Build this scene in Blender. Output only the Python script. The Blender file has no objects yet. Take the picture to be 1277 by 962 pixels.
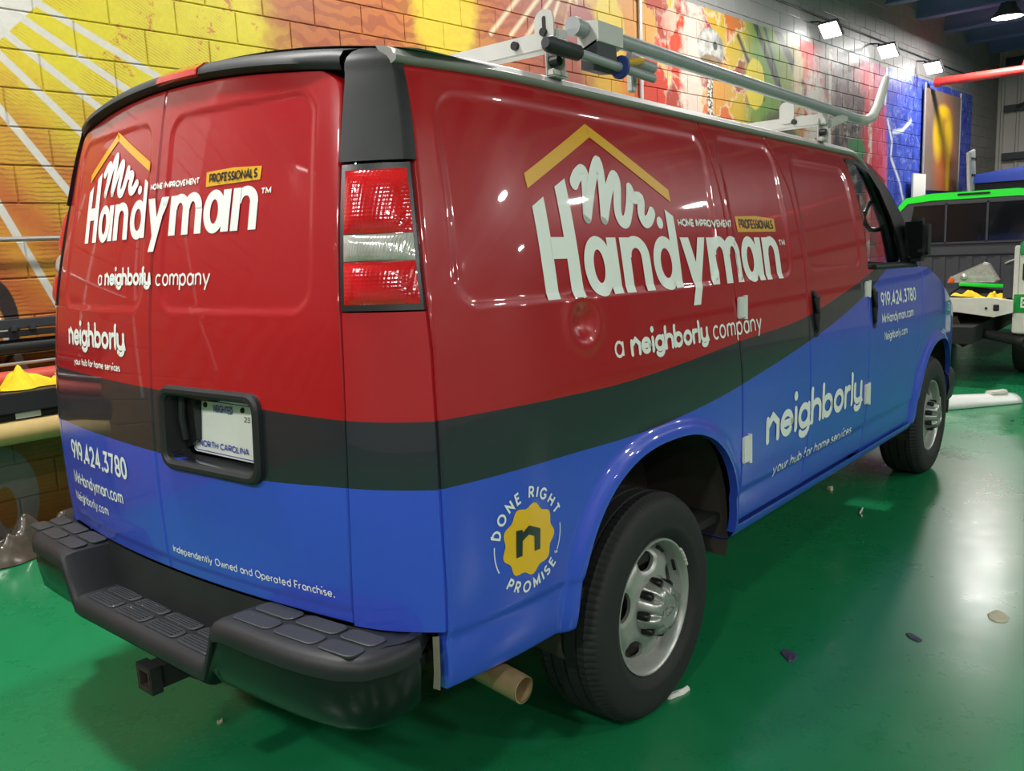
import bpy, bmesh, math, random
from mathutils import Vector, Matrix
random.seed(7)
D = bpy.data
SC = bpy.context.scene
COL = SC.collection
R = math.radians

# ---------------------------------------------------------------- camera, light, exposure
CAM_POS = Vector((-1.2072, -2.2977, 1.5440))
YAW, PITCH, ROLL, FPX = R(39.916), R(-9.375), R(-2.6995), 1054.23
dv = Vector((math.cos(PITCH)*math.cos(YAW), math.cos(PITCH)*math.sin(YAW), math.sin(PITCH)))
rv = Vector((math.sin(YAW), -math.cos(YAW), 0)); uv_ = rv.cross(dv)
r2 = rv*math.cos(ROLL)+uv_*math.sin(ROLL); u2 = -rv*math.sin(ROLL)+uv_*math.cos(ROLL)
cam = D.cameras.new('camera'); cam.sensor_fit = 'HORIZONTAL'; cam.sensor_width = 36; cam.lens = 36*FPX/1277
cam.clip_start = .02; cam.clip_end = 200
co = D.objects.new('camera', cam); COL.objects.link(co)
co.matrix_world = Matrix(((r2.x, u2.x, -dv.x, CAM_POS.x), (r2.y, u2.y, -dv.y, CAM_POS.y), (r2.z, u2.z, -dv.z, CAM_POS.z), (0, 0, 0, 1)))
SC.camera = co
w = D.worlds.new('world'); SC.world = w; w.use_nodes = True
w.node_tree.nodes['Background'].inputs[0].default_value = (.55, .6, .7, 1)
w.node_tree.nodes['Background'].inputs[1].default_value = .35
SC.view_settings.view_transform = 'Standard'; SC.view_settings.look = 'None'
SC.view_settings.gamma = 1; SC.view_settings.use_curve_mapping = False
SC.view_settings.exposure = 0.32
BAY_W = 135.0      # watts of each ceiling lamp
FLOOD_W = 2.2     # watts of each wall flood

# ---------------------------------------------------------------- helpers
def link(o, parent=None):
    COL.objects.link(o)
    if parent:
        o.parent = parent; o.matrix_parent_inverse = parent.matrix_world.inverted()
    return o
def tag(o, label=None, cat=None, group=None, kind=None):
    if label: o['label'] = label
    if cat: o['category'] = cat
    if group: o['group'] = group
    if kind: o['kind'] = kind
    return o
def empty(name, loc, label, cat, group=None):
    o = D.objects.new(name, None); o.location = loc; o.empty_display_size = .1
    COL.objects.link(o); o.matrix_world = Matrix.Translation(loc)
    return tag(o, label, cat, group)

K = math.tan(R(1.25)); XP = 1.05
def rake(v): return (v[0], v[1], v[2]-K*(v[0]-XP))

class MB:
    def __init__(s): s.v = []; s.f = []; s.m = []; s.mi = 0; s.sm = None
    def add(s, vs, fs):
        o = len(s.v); s.v.extend([tuple(p) for p in vs]); s.f.extend([tuple(i+o for i in q) for q in fs]); s.m.extend([s.mi]*len(fs))
    def grid(s, rows, closeu=False):
        n = len(rows); m = len(rows[0]); fs = []
        for i in range(n-1):
            for j in range(m if closeu else m-1):
                k = (j+1) % m
                fs.append((i*m+j, i*m+k, (i+1)*m+k, (i+1)*m+j))
        s.add([p for r in rows for p in r], fs)
    def box(s, c, d, M=None, b=0):
        x, y, z = d[0]/2, d[1]/2, d[2]/2
        if b <= 0:
            vs = [(-x,-y,-z),(x,-y,-z),(x,y,-z),(-x,y,-z),(-x,-y,z),(x,-y,z),(x,y,z),(-x,y,z)]
            fs = [(0,3,2,1),(4,5,6,7),(0,1,5,4),(1,2,6,5),(2,3,7,6),(3,0,4,7)]
        else:
            bm = bmesh.new(); bmesh.ops.create_cube(bm, size=1)
            for q in bm.verts: q.co = Vector((q.co.x*d[0], q.co.y*d[1], q.co.z*d[2]))
            bmesh.ops.bevel(bm, geom=bm.edges[:], offset=min(b, min(d)*.45), segments=2, affect='EDGES')
            bm.verts.index_update(); vs = [tuple(q.co) for q in bm.verts]; fs = [tuple(q.index for q in f.verts) for f in bm.faces]; bm.free()
        if M is not None: vs = [M @ Vector(p) for p in vs]
        s.add([(p[0]+c[0], p[1]+c[1], p[2]+c[2]) for p in vs], fs)
    def tube(s, path, r, n=12, cap=True, sq=False):
        path = [Vector(p) for p in path]; rows = []; up = Vector((0, 0, 1))
        for i, p in enumerate(path):
            t = (path[min(i+1, len(path)-1)]-path[max(i-1, 0)]).normalized()
            if abs(t.z) > .95 and i == 0: up = Vector((1, 0, 0))
            a = t.cross(up)
            if a.length < 1e-4: a = t.cross(Vector((1, 0, 0)))
            a.normalize(); b = a.cross(t).normalized()
            rr = r[i] if isinstance(r, (list, tuple)) else r
            if sq: pts = [p+a*rr*q[0]+b*rr*q[1] for q in ((-1,-1),(1,-1),(1,1),(-1,1))]
            else: pts = [p+a*rr*math.cos(2*math.pi*k/n)+b*rr*math.sin(2*math.pi*k/n) for k in range(n)]
            rows.append(pts)
        s.grid(rows, True); m = len(rows[0]); o = len(s.v)-len(rows)*m
        if cap:
            s.f.append(tuple(o+k for k in range(m))); s.f.append(tuple(len(s.v)-1-k for k in range(m))); s.m += [s.mi]*2
    def lathe(s, prof, c, axis='y', n=48, mod=None):
        rows = []
        for k in range(n):
            a = 2*math.pi*k/n; row = []
            for j, (rr, h) in enumerate(prof):
                q = rr-(mod(k, j) if mod else 0)
                if axis == 'y': row.append((c[0]+q*math.cos(a), c[1]+h, c[2]+q*math.sin(a)))
                elif axis == 'z': row.append((c[0]+q*math.cos(a), c[1]+q*math.sin(a), c[2]+h))
                else: row.append((c[0]+h, c[1]+q*math.cos(a), c[2]+q*math.sin(a)))
            rows.append(row)
        rows.append(rows[0]); s.grid(rows)
    def prism(s, poly, f0, f1):
        n = len(poly); a = [f0(p) for p in poly]; b = [f1(p) for p in poly]
        s.add(a+b, [tuple(range(n)), tuple(range(2*n-1, n-1, -1))]+[(i, (i+1) % n, n+(i+1) % n, n+i) for i in range(n)])
    def build(s, name, mats, parent=None, smooth=True, body=False, attrs=None, weld=False, angle=35):
        me = D.meshes.new(name)
        vs = [rake(p) for p in s.v] if body else s.v
        me.from_pydata(vs, [], s.f)
        for m in (mats if isinstance(mats, (list, tuple)) else [mats]): me.materials.append(M[m])
        if len(me.materials) > 1: me.polygons.foreach_set('material_index', s.m)
        if attrs:
            for k, fn in attrs.items():
                at = me.attributes.new(k, 'FLOAT', 'POINT'); at.data.foreach_set('value', [fn(p) for p in s.v])
        bm = bmesh.new(); bm.from_mesh(me)
        if weld: bmesh.ops.remove_doubles(bm, verts=bm.verts, dist=1e-5)
        bmesh.ops.recalc_face_normals(bm, faces=bm.faces)
        bm.to_mesh(me); bm.free()
        if smooth:
            me.polygons.foreach_set('use_smooth', [True]*len(me.polygons))
            try: me.set_sharp_from_angle(angle=R(angle))
            except Exception: pass
        me.update()
        o = D.objects.new(name, me)
        return link(o, parent)

def lerp(t, T):
    if t <= T[0][0]: return T[0][1]
    for (a, b), (c, d) in zip(T, T[1:]):
        if t <= c: return b+(d-b)*(t-a)/(c-a)
    return T[-1][1]
def crsmooth(T):
    out = []
    for i in range(len(T)-1):
        x0, y0 = T[max(i-1, 0)]; x1, y1 = T[i]; x2, y2 = T[i+1]; x3, y3 = T[min(i+2, len(T)-1)]
        m1 = (y2-y0)/(x2-x0); m2 = (y3-y1)/(x3-x1); h = x2-x1
        for k in range(8):
            t = k/8
            out.append((x1+h*t, (2*t**3-3*t*t+1)*y1+(t**3-2*t*t+t)*h*m1+(-2*t**3+3*t*t)*y2+(t**3-t*t)*h*m2))
    out.append(T[-1]); return out
def sstep(a, b, t):
    t = max(0., min(1., (t-a)/(b-a))); return t*t*(3-2*t)
def frange(a, b, step):
    n = max(1, int(math.ceil(abs(b-a)/step))); return [a+(b-a)*i/n for i in range(n+1)]

# ---------------------------------------------------------------- materials
M = {}
class NT:
    def __init__(s, name):
        m = D.materials.new(name); m.use_nodes = True; M[name] = m
        s.t = m.node_tree; s.b = s.t.nodes['Principled BSDF']; s.out = s.t.nodes['Material Output']; s.name = name
    def n(s, typ, **kw):
        q = s.t.nodes.new(typ)
        for k, v in kw.items(): setattr(q, k, v)
        return q
    def put(s, sock, v):
        if v is None: return
        if hasattr(v, 'is_linked') or isinstance(v, bpy.types.NodeSocket): s.t.links.new(v, sock)
        else:
            if isinstance(v, (tuple, list)) and len(v) == 3 and sock.type == 'RGBA': v = (*v, 1)
            sock.default_value = v
    def math(s, op, a, b=None, c=None, clamp=False):
        q = s.n('ShaderNodeMath', operation=op, use_clamp=clamp); s.put(q.inputs[0], a); s.put(q.inputs[1], b); s.put(q.inputs[2], c); return q.outputs[0]
    def mix(s, f, a, b, mode='MIX'):
        q = s.n('ShaderNodeMix', data_type='RGBA', blend_type=mode); s.put(q.inputs[0], f); s.put(q.inputs[6], a); s.put(q.inputs[7], b); return q.outputs[2]
    def noise(s, scale, vec=None, detail=3, rough=.55, dist=0, out=0):
        q = s.n('ShaderNodeTexNoise'); q.inputs['Scale'].default_value = scale; q.inputs['Detail'].default_value = detail; q.inputs['Roughness'].default_value = rough; q.inputs['Distortion'].default_value = dist
        if vec is not None: s.put(q.inputs['Vector'], vec)
        return q.outputs[out]
    def ramp(s, f, stops, interp='LINEAR'):
        q = s.n('ShaderNodeValToRGB'); r = q.color_ramp; r.interpolation = interp
        while len(r.elements) < len(stops): r.elements.new(.5)
        for e, (p, c) in zip(r.elements, stops):
            e.position = p; e.color = (*c, 1) if len(c) == 3 else c
        s.put(q.inputs[0], f); return q.outputs[0]
    def pos(s): return s.n('ShaderNodeNewGeometry').outputs['Position']
    def obj(s): return s.n('ShaderNodeTexCoord').outputs['Object']
    def xyz(s, v):
        q = s.n('ShaderNodeSeparateXYZ'); s.put(q.inputs[0], v); return q.outputs
    def comb(s, x, y, z):
        q = s.n('ShaderNodeCombineXYZ'); s.put(q.inputs[0], x); s.put(q.inputs[1], y); s.put(q.inputs[2], z); return q.outputs[0]
    def bump(s, h, strength=.2, dist=.01):
        q = s.n('ShaderNodeBump'); q.inputs['Strength'].default_value = strength; q.inputs['Distance'].default_value = dist; s.put(q.inputs['Height'], h); s.put(s.b.inputs['Normal'], q.outputs[0]); return q.outputs[0]
    def set(s, col=None, rough=None, metal=None, coat=None, coatr=None, emis=None, es=None, spec=None, alpha=None, trans=None, ior=None):
        I = s.b.inputs
        for k, v in (('Base Color', col), ('Roughness', rough), ('Metallic', metal), ('Coat Weight', coat), ('Coat Roughness', coatr), ('Emission Color', emis), ('Emission Strength', es), ('Specular IOR Level', spec), ('Alpha', alpha), ('Transmission Weight', trans), ('IOR', ior)):
            if v is not None: s.put(I[k], v)
        return s
def simple(name, col, rough=.5, metal=0, var=.12, scale=20, coat=0, bump=0, bscale=200, **kw):
    t = NT(name); f = t.noise(scale, t.obj())
    c2 = tuple(min(1, max(0, x*(1-var))) for x in col); c1 = tuple(min(1, x*(1+var)) for x in col)
    t.set(t.mix(f, c2, c1), rough, metal, coat, **kw)
    if bump: t.bump(t.noise(bscale, t.obj()), bump, .002)
    return t
def srgb(h):
    h = h.lstrip('#'); o = []
    for i in (0, 2, 4):
        c = int(h[i:i+2], 16)/255; o.append(c/12.92 if c <= .04045 else ((c+.055)/1.055)**2.4)
    return tuple(o)
RED, BLK, BLU = srgb('a8121c'), srgb('242730'), srgb('344fc6')
def paint():
    t = NT('wrap_paint')
    a1 = t.n('ShaderNodeAttribute', attribute_name='b1').outputs['Fac']; a2 = t.n('ShaderNodeAttribute', attribute_name='b2').outputs['Fac']
    m1 = t.math('GREATER_THAN', a1, 0.); m2 = t.math('GREATER_THAN', a2, 0.)
    c = t.mix(m2, BLU, BLK); c = t.mix(m1, c, RED)
    f = t.noise(3, t.pos(), 4); c = t.mix(.08, c, t.ramp(f, [(.3, (.0, .0, .0)), (.7, (.6, .6, .6))]), 'OVERLAY')
    t.set(c, .30, 0, .85, .03, spec=.3)
    h = t.noise(7, t.pos(), 2); t.bump(h, .05, .02)
    return t
paint()
simple('white_vinyl', srgb('e9ece8'), .45, var=.03, coat=.1)
simple('gold_vinyl', srgb('e0a51c'), .35, var=.03, coat=.6)
simple('yellow_vinyl', srgb('e9b511'), .35, var=.03, coat=.6)
simple('dark_vinyl', srgb('15181c'), .35, var=.03, coat=.6)
simple('blue_ink', srgb('2b49a8'), .4, var=.03)
t = NT('black_plastic'); f = t.noise(6, t.pos(), 5); t.set(t.mix(f, srgb('151617'), srgb('2a2c2f')), .5, 0, spec=.35); t.bump(t.noise(350, t.pos(), 2), .12, .002)
t = NT('pad_plastic'); f = t.noise(9, t.pos(), 6); f2 = t.math('GREATER_THAN', t.noise(55, t.pos(), 5, .7), .69); t.set(t.mix(f2, t.mix(f, srgb('1b1d20'), srgb('32353b')), srgb('b9b9b2')), .55, 0); t.bump(t.noise(260, t.pos(), 3), .2, .003)
t = NT('trim_black'); f = t.noise(30, t.pos(), 3); t.set(t.mix(f, srgb('0c0d0f'), srgb('17191b')), .35, 0, .2)
t = NT('gloss_black'); f = t.noise(14, t.pos(), 5); chip = t.math('GREATER_THAN', t.noise(38, t.pos(), 4, .65), .735); t.set(t.mix(chip, t.mix(f, srgb('0b0d0e'), srgb('16191a')), srgb('8a8b87')), .24, 0, .12, .1, spec=.3)
simple('liner', srgb('352f29'), .85, var=.4, scale=9)
simple('under_black', srgb('151616'), .8, var=.3)
simple('rust_metal', srgb('3a2c22'), .75, .3, var=.45, scale=30)
simple('exhaust_metal', srgb('a08764'), .5, .45, var=.25, scale=25)
simple('rubber', srgb('1a1b1c'), .72, var=.2, scale=12, bump=.1, bscale=120)
simple('rim_metal', srgb('a9aaa6'), .36, .55, var=.06)
simple('hub_metal', srgb('a3a4a0'), .32, .7, var=.08)
simple('lug_black', srgb('131415'), .35, .3)
simple('rack_grey', srgb('b9b8b3'), .42, .05, var=.08)
simple('rack_tube', srgb('9da1a4'), .38, .15, var=.08)
simple('rack_dark', srgb('2a2d31'), .55)
simple('blue_plastic', srgb('2d3f86'), .45)
simple('yellow_plastic', srgb('d2a02c'), .5)
simple('white_paint', srgb('d8d9d6'), .3, var=.05, coat=.5)
simple('grey_trim', srgb('94918f'), .5, .0, var=.1)
simple('plate_white', srgb('dfe2dc'), .4, var=.05)
simple('cloth_yellow', srgb('e6c21a'), .8, var=.2, scale=40)
simple('kraft', srgb('b39a63'), .75, var=.12)
simple('orange_roll', srgb('b5483a'), .5, var=.1)
simple('silver', srgb('c2c4c4'), .3, .8, var=.05)
simple('steel_dark', srgb('2b2c2e'), .5, .4)
simple('film', srgb('4a4239'), .22, 0, var=.6, scale=18, coat=.5)
simple('truck_green', srgb('12dd2c'), .3, var=.05, coat=.5)
simple('truck_dkgreen', srgb('0c8a30'), .3, var=.05, coat=.5)
simple('bedliner', srgb('33353a'), .6, var=.15)
simple('sealant', srgb('6f6859'), .7, var=.2, scale=30)
simple('dirty_white', srgb('c9c6bc'), .5, var=.15, scale=12)
simple('paper_white', srgb('d9d9d4'), .6, var=.08)
simple('tarp_blue', srgb('1f49c0'), .5, var=.15)
simple('pipe_red', srgb('d1352f'), .35, var=.08, coat=.4)
simple('ceiling_grey', srgb('dcdddd'), .7, var=.08, scale=3)
simple('beam_blue', srgb('5f719c'), .6, .0, var=.1, scale=4)
simple('wall_grey', srgb('a7a29a'), .8, var=.12, scale=6)
simple('metal_panel', srgb('b8b4aa'), .6, .1, var=.06, scale=3)
simple('dark_steel', srgb('35383c'), .55, .3)
simple('amber', srgb('d9671a'), .2, coat=1)
simple('scrap_pale', srgb('c9c3a8'), .8, var=.25, scale=60)
simple('scrap_dark', srgb('3c3550'), .6, var=.3)
simple('conduit', srgb('b9bbbd'), .3, .7, var=.05)
t = NT('lens_red'); sx = t.xyz(t.pos()); g = t.math('SINE', t.math('MULTIPLY', sx[2], 700)); g2 = t.math('SINE', t.math('MULTIPLY', sx[1], 700)); n_ = t.noise(16, t.pos(), 3)
t.set(t.mix(n_, srgb('980a12'), srgb('e0141e')), .14, 0, 1., .03); t.bump(t.math('ADD', g, g2), .10, .002)
t = NT('lens_clear'); sx = t.xyz(t.pos()); g = t.math('SINE', t.math('MULTIPLY', sx[1], 900)); n_ = t.noise(25, t.pos(), 3)
t.set(t.mix(n_, srgb('8e8c84'), srgb('d8d8d2')), .12, .3, 1., .03); t.bump(g, .2, .002)
t = NT('glass'); g = t.n('ShaderNodeBsdfGlossy'); g.inputs['Roughness'].default_value = .02; tr = t.n('ShaderNodeBsdfTransparent'); tr.inputs[0].default_value = (.86, .89, .88, 1); mx = t.n('ShaderNodeMixShader'); ge = t.n('ShaderNodeNewGeometry'); dp = t.n('ShaderNodeVectorMath', operation='DOT_PRODUCT'); t.put(dp.inputs[0], ge.outputs['Normal']); t.put(dp.inputs[1], ge.outputs['Incoming'])
t.put(mx.inputs[0], t.math('MULTIPLY_ADD', t.math('POWER', t.math('SUBTRACT', 1., t.math('ABSOLUTE', dp.outputs['Value'])), 5.), .6, .03)); t.put(mx.inputs[1], tr.outputs[0]); t.put(mx.inputs[2], g.outputs[0]); t.t.links.new(mx.outputs[0], t.out.inputs[0])
t = NT('tint_glass'); t.set(t.mix(t.noise(3, t.pos()), srgb('0b0c0e'), srgb('17191d')), .08, 0, .25, .02, spec=.3)
for nm, e in (('lamp_glow', 30.), ('flood_glow', 12.)):
    t = NT(nm); t.set((1, 1, 1), .5, emis=t.mix(t.noise(5, t.obj()), (1., .97, .93), (1., 1., .98)), es=e)
# floor: green epoxy
t = NT('floor_green'); p = t.pos()
n1 = t.noise(.55, p, 5, .6); n2 = t.noise(9, p, 6, .65); n3 = t.noise(60, p, 4, .7)
c = t.mix(n1, srgb('0a5f38'), srgb('147a49')); c = t.mix(t.math('MULTIPLY', n2, .35), c, srgb('2f8a5c'))
stain = t.math('GREATER_THAN', t.noise(2.3, p, 7, .72, .6), .745); c = t.mix(t.math('MULTIPLY', stain, .55), c, srgb('5d6f5a'))
spk = t.math('GREATER_THAN', n3, .745); c = t.mix(t.math('MULTIPLY', spk, .5), c, srgb('1a3a28'))
rg = t.math('ADD', t.math('MULTIPLY', n2, .16), t.math('MULTIPLY', t.noise(1.2, p, 4), .22)); t.set(c, t.math('ADD', rg, .10), 0, .25, .22, spec=.45)
t.bump(n2, .03, .01)
# ---------------------------------------------------------------- room shell
TH = R(-3.5); WU = Vector((math.cos(TH), math.sin(TH), 0)); WN = Vector((-math.sin(TH), math.cos(TH), 0)); W0 = Vector((.46, 2.79, 0))
def wp(s, z, off=0): return W0+WU*s-WN*off+Vector((0, 0, z))
def project(P):
    q = Vector(P)-CAM_POS; z = q.dot(dv)
    if z < .05: return (-9999, -9999, z)
    return (638.5+FPX*q.dot(r2)/z, 481-FPX*q.dot(u2)/z, z)

def mural():
    t = NT('mural_paint'); P = t.pos()
    q = t.n('ShaderNodeVectorMath', operation='SUBTRACT'); t.put(q.inputs[0], P); q.inputs[1].default_value = W0
    q2 = t.n('ShaderNodeVectorMath', operation='DOT_PRODUCT'); t.put(q2.inputs[0], q.outputs[0]); q2.inputs[1].default_value = WU
    S = q2.outputs['Value']; Z = t.xyz(P)[2]
    V = t.comb(S, 0., Z)
    na = t.noise(1.1, V, 3, .5); nb = t.noise(2.6, V, 4, .6); nc = t.noise(7, V, 4, .6); nd = t.noise(26, V, 3, .6)
    ad = lambda a, b: t.math('ADD', a, b)
    mu = lambda a, b: t.math('MULTIPLY', a, b)
    def step(v, e, soft): return t.math('SMOOTH_MIN', 0., 0., 0.) if 0 else t.math('MULTIPLY_ADD', v, 1/soft, .5-e/soft, clamp=True)   # 0 below e, 1 above
    def band(v, a, b, soft=.02): return mu(step(v, a, soft), t.math('SUBTRACT', 1., step(v, b, soft)))
    def seg(s0, z0, s1, z1, wd, soft=.008, ext=None):
        dx, dz = s1-s0, z1-z0; L = math.hypot(dx, dz); dx /= L; dz /= L
        d = ad(mu(S, -dz), t.math('MULTIPLY_ADD', Z, dx, s0*dz-z0*dx))
        m = t.math('SUBTRACT', 1., step(t.math('ABSOLUTE', d), wd, soft))
        al = ad(mu(S, dx), t.math('MULTIPLY_ADD', Z, dz, -(s0*dx+z0*dz)))
        return mu(m, band(al, 0, L, .01))
    def ell(s0, z0, rs, rz, soft=.1, wob=0.):
        a = mu(t.math('SUBTRACT', S, s0), 1/rs); b = mu(t.math('SUBTRACT', Z, z0), 1/rz)
        r = t.math('SQRT', ad(mu(a, a), mu(b, b)))
        if wob: r = ad(r, mu(t.math('SUBTRACT', nc, .5), wob))
        return t.math('SUBTRACT', 1., step(r, 1, soft))
    warp = ad(S, mu(t.math('SUBTRACT', nb, .5), 1.1)); wz = ad(warp, mu(t.math('SUBTRACT', Z, 3.2), .35))
    fs = t.math('MULTIPLY_ADD', wz, 1/28., 8/28.)
    c = lambda s: (s+8)/28.
    Y, O, RO, BR = srgb('d9cb1f'), srgb('dd8a22'), srgb('c3592c'), srgb('8e3f26')
    base = t.ramp(fs, [(c(-8), srgb('8d8680')), (c(-2.2), srgb('8d7a6c')), (c(-1.2), srgb('a5632f')), (c(-.3), srgb('d9a223')), (c(.3), Y), (c(1.7), Y), (c(2.1), srgb('b3602a')), (c(2.9), srgb('bd6628')), (c(3.6), srgb('d09a2c')), (c(4.3), srgb('b85a2c')), (c(5.1), srgb('a04a36')), (c(5.7), srgb('d8a82a')), (c(6.4), srgb('cf5a30')),
        (c(7.1), srgb('e38a3c')), (c(7.9), srgb('cc3327')), (c(8.6), srgb('7fa33c')), (c(9.3), srgb('6d8f3e')), (c(9.9), srgb('d9a86a')), (c(10.5), srgb('d83a38')), (c(11.1), srgb('8f8178')), (c(11.9), srgb('6f6a66')), (c(12.5), srgb('e2475a')), (c(13.0), srgb('ea6fa0')), (c(13.3), srgb('3d50c8')), (c(15), srgb('2f49c4')), (c(17.9), srgb('3353c6'))])
    col = base
    # left: orange cores with dark comb strokes, fading downwards
    core = band(ad(Z, mu(t.math('SUBTRACT', nb, .5), .5)), -1, 2.35, .5); lft = t.math('SUBTRACT', 1., step(S, 1.6, .5))
    ray = mu(t.math('SINE', t.math('MULTIPLY_ADD', ad(mu(S, .72), mu(Z, .69)), 18., 0.)), .5); ray = ad(ray, .5)
    col = t.mix(mu(mu(core, lft), ad(.25, mu(ray, .6))), col, srgb('bd5a26'))
    comb = t.math('SINE', t.math('MULTIPLY_ADD', Z, 260., mu(nc, 14.))); combm = mu(step(comb, .35, .5), mu(mu(core, lft), step(nb, .46, .12)))
    col = t.mix(mu(combm, .55), col, srgb('7d2f1e'))
    yc = step(Z, 2.3, .4); hat = t.math('SINE', t.math('MULTIPLY_ADD', ad(mu(S, .55), Z), 330., mu(nc, 10.))); hm = mu(mu(step(hat, .5, .4), step(nb, .52, .1)), mu(yc, t.math('SUBTRACT', 1., step(S, 4., 1.))))
    col = t.mix(mu(hm, .5), col, srgb('a9762a'))
    blot = mu(step(t.noise(5, V, 6, .75), .60, .03), mu(yc, band(S, .5, 3.9, .8))); col = t.mix(mu(blot, .8), col, srgb('b9642b'))
    # lower wall shade painted as a brown-gold band behind the rack; grey ring
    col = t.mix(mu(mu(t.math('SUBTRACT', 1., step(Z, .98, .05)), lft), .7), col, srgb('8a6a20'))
    rg = mu(ell(0., .30, .17, .28, .03), t.math('SUBTRACT', 1., ell(0., .24, .05, .12, .05))); col = t.mix(rg, col, srgb('8d8a86'))
    # swirls and strands
    w1 = t.n('ShaderNodeTexWave', wave_type='RINGS'); w1.inputs['Scale'].default_value = 3.; w1.inputs['Distortion'].default_value = 14.; w1.inputs['Detail'].default_value = 2.; t.put(w1.inputs['Vector'], V)
    col = t.mix(mu(mu(step(w1.outputs['Fac'], .62, .15), band(S, 2., 5.2, .4)), .55), col, srgb('8f3f22'))
    col = t.mix(mu(ell(3.55, 3.45, .35, .5, .3, .6), .8), col, srgb('e2cb2a'))
    for (a, b, e, f) in ((4.05, 3.30, 4.5, 3.72), (4.3, 3.32, 4.75, 3.75), (4.45, 3.28, 4.95, 3.8), (4.75, 3.3, 5.05, 3.85), (5.0, 3.35, 5.2, 3.9), (5.35, 3.4, 5.2, 3.9)):
        col = t.mix(mu(seg(a, b, e, f, .018, .03), .9), col, srgb('f2dfb4'))
    col = t.mix(ell(5.75, 3.55, .26, .38, .12, .5), col, srgb('e5c733')); col = t.mix(ell(5.3, 3.5, .25, .28, .3, .9), col, srgb('a8504a'))
    # burst
    vor = t.n('ShaderNodeTexVoronoi', feature='DISTANCE_TO_EDGE'); vor.inputs['Scale'].default_value = 2.3; wv = t.comb(ad(S, mu(nc, .5)), 0., ad(Z, mu(nb, .6))); t.put(vor.inputs['Vector'], wv)
    cell = t.n('ShaderNodeTexVoronoi'); cell.inputs['Scale'].default_value = 2.3; t.put(cell.inputs['Vector'], wv)
    cr = t.ramp(t.xyz(cell.outputs['Color'])[0], [(0, srgb('c92f22')), (.3, srgb('d9702a')), (.5, srgb('d8b32e')), (.7, srgb('a32f2f')), (.85, srgb('d9a24a')), (.95, srgb('6a2d45'))], 'CONSTANT')
    bz = band(S, 6.0, 8.6, .5); col = t.mix(mu(bz, .85), col, cr)
    crack = mu(t.math('SUBTRACT', 1., step(vor.outputs['Distance'], .03, .05)), band(S, 6.6, 8.6, .3)); col = t.mix(mu(crack, .6), col, srgb('e9dcc4'))
    col = t.mix(mu(.75, ell(7.3, 3.4, .24, .9, .6, 2.4)), col, srgb('e9e2d2')); col = t.mix(ell(7.68, 3.66, .30, .22, .08, .25), col, t.mix(step(nc, .5, .2), srgb('8f8d88'), srgb('d2d0c8')))
    col = t.mix(mu(ell(7.7, 3.52, .24, .07, .2, .6), .8), col, srgb('8a6a40')); col = t.mix(mu(ell(7.78, 3.70, .05, .05, .2), .9), col, srgb('3b3b3b'))
    col = t.mix(mu(band(S, 7.6, 7.72, .02), band(Z, 2.2, 3.42, .05)), col, t.mix(step(nd, .5, .1), srgb('f0e8d8'), srgb('3a2a22')))
    # green field with dark bars
    gz = band(S, 8.6, 10.0, .3); col = t.mix(mu(gz, mu(step(nb, .42, .15), .8)), col, srgb('6f9a3a'))
    for (a, b, e, f, wd) in ((8.55, 4.3, 9.75, 3.0, .05), (8.85, 4.3, 9.5, 3.3, .03), (9.2, 4.2, 10.2, 3.4, .07), (8.3, 3.9, 9.0, 3.2, .03)):
        col = t.mix(seg(a, b, e, f, wd, .04), col, srgb('2a2e2c'))
    col = t.mix(ell(8.75, 3.38, .25, .3, .1, .2), col, srgb('e6cf35'))
    col = t.mix(mu(ell(9.4, 2.75, .55, .35, .3, .8), .8), col, srgb('4a3b38'))
    col = t.mix(ell(9.95, 3.6, .14, .6, .6, 1.5), col, srgb('dcc8a0'))
    col = t.mix(ell(10.5, 3.15, .34, .6, .6, 2.), col, srgb('e9dcd6')); col = t.mix(band(S, 10.95, 11.05, .04), col, srgb('f6f1ee'))
    rsp = mu(step(t.noise(3.4, V, 5, .7), .56, .04), band(S, 9.9, 11.2, .3)); col = t.mix(rsp, col, srgb('dd3a35'))
    dk = mu(step(t.noise(3., V, 4, .65), .5, .06), band(S, 11.1, 12.3, .2)); col = t.mix(dk, col, srgb('33323a')); lt = mu(step(t.noise(4.2, V, 4, .65), .6, .05), band(S, 11., 12.3, .2)); col = t.mix(lt, col, srgb('b9aba0'))
    col = t.mix(mu(ell(12.0, 2.75, .35, .16, .2, .4), 1.), col, srgb('3f8a55')); col = t.mix(band(S, 12.45, 12.62, .05), col, srgb('f0dcd8'))
    red2 = mu(step(t.noise(2.6, V, 5, .7), .5, .06), band(S, 12.3, 13.2, .1)); col = t.mix(mu(red2, .8), col, srgb('d93644'))
    # blue with lightning
    blz = band(S, 13.3, 17.9, .06); bl = t.mix(step(nb, .5, .3), srgb('2238b4'), srgb('4a66dc')); col = t.mix(blz, col, bl)
    fl = mu(t.math('SUBTRACT', 1., step(t.math('ABSOLUTE', t.math('SUBTRACT', t.noise(1.5, V, 6, .7), .5)), .004, .008)), blz); col = t.mix(mu(fl, .8), col, srgb('cdd8f4'))
    for (a, b, e, f) in ((13.25, 3.3, 13.5, 2.95), (13.5, 2.95, 13.45, 2.7), (13.45, 2.7, 13.9, 2.3), (13.9, 2.3, 14.1, 2.0), (13.5, 3.1, 13.95, 3.15), (13.95, 3.15, 14.4, 3.35), (13.2, 4.1, 13.15, 3.5)):
        col = t.mix(seg(a, b, e, f, .035, .04), col, srgb('e6ecf8'))
    # white sunburst rays and black claw at the left end
    wc = t.math('SUBTRACT', 1., step(ad(t.math('SUBTRACT', S, .30), t.math('MULTIPLY_ADD', Z, -1.0, 2.76)), .0, .01))
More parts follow.
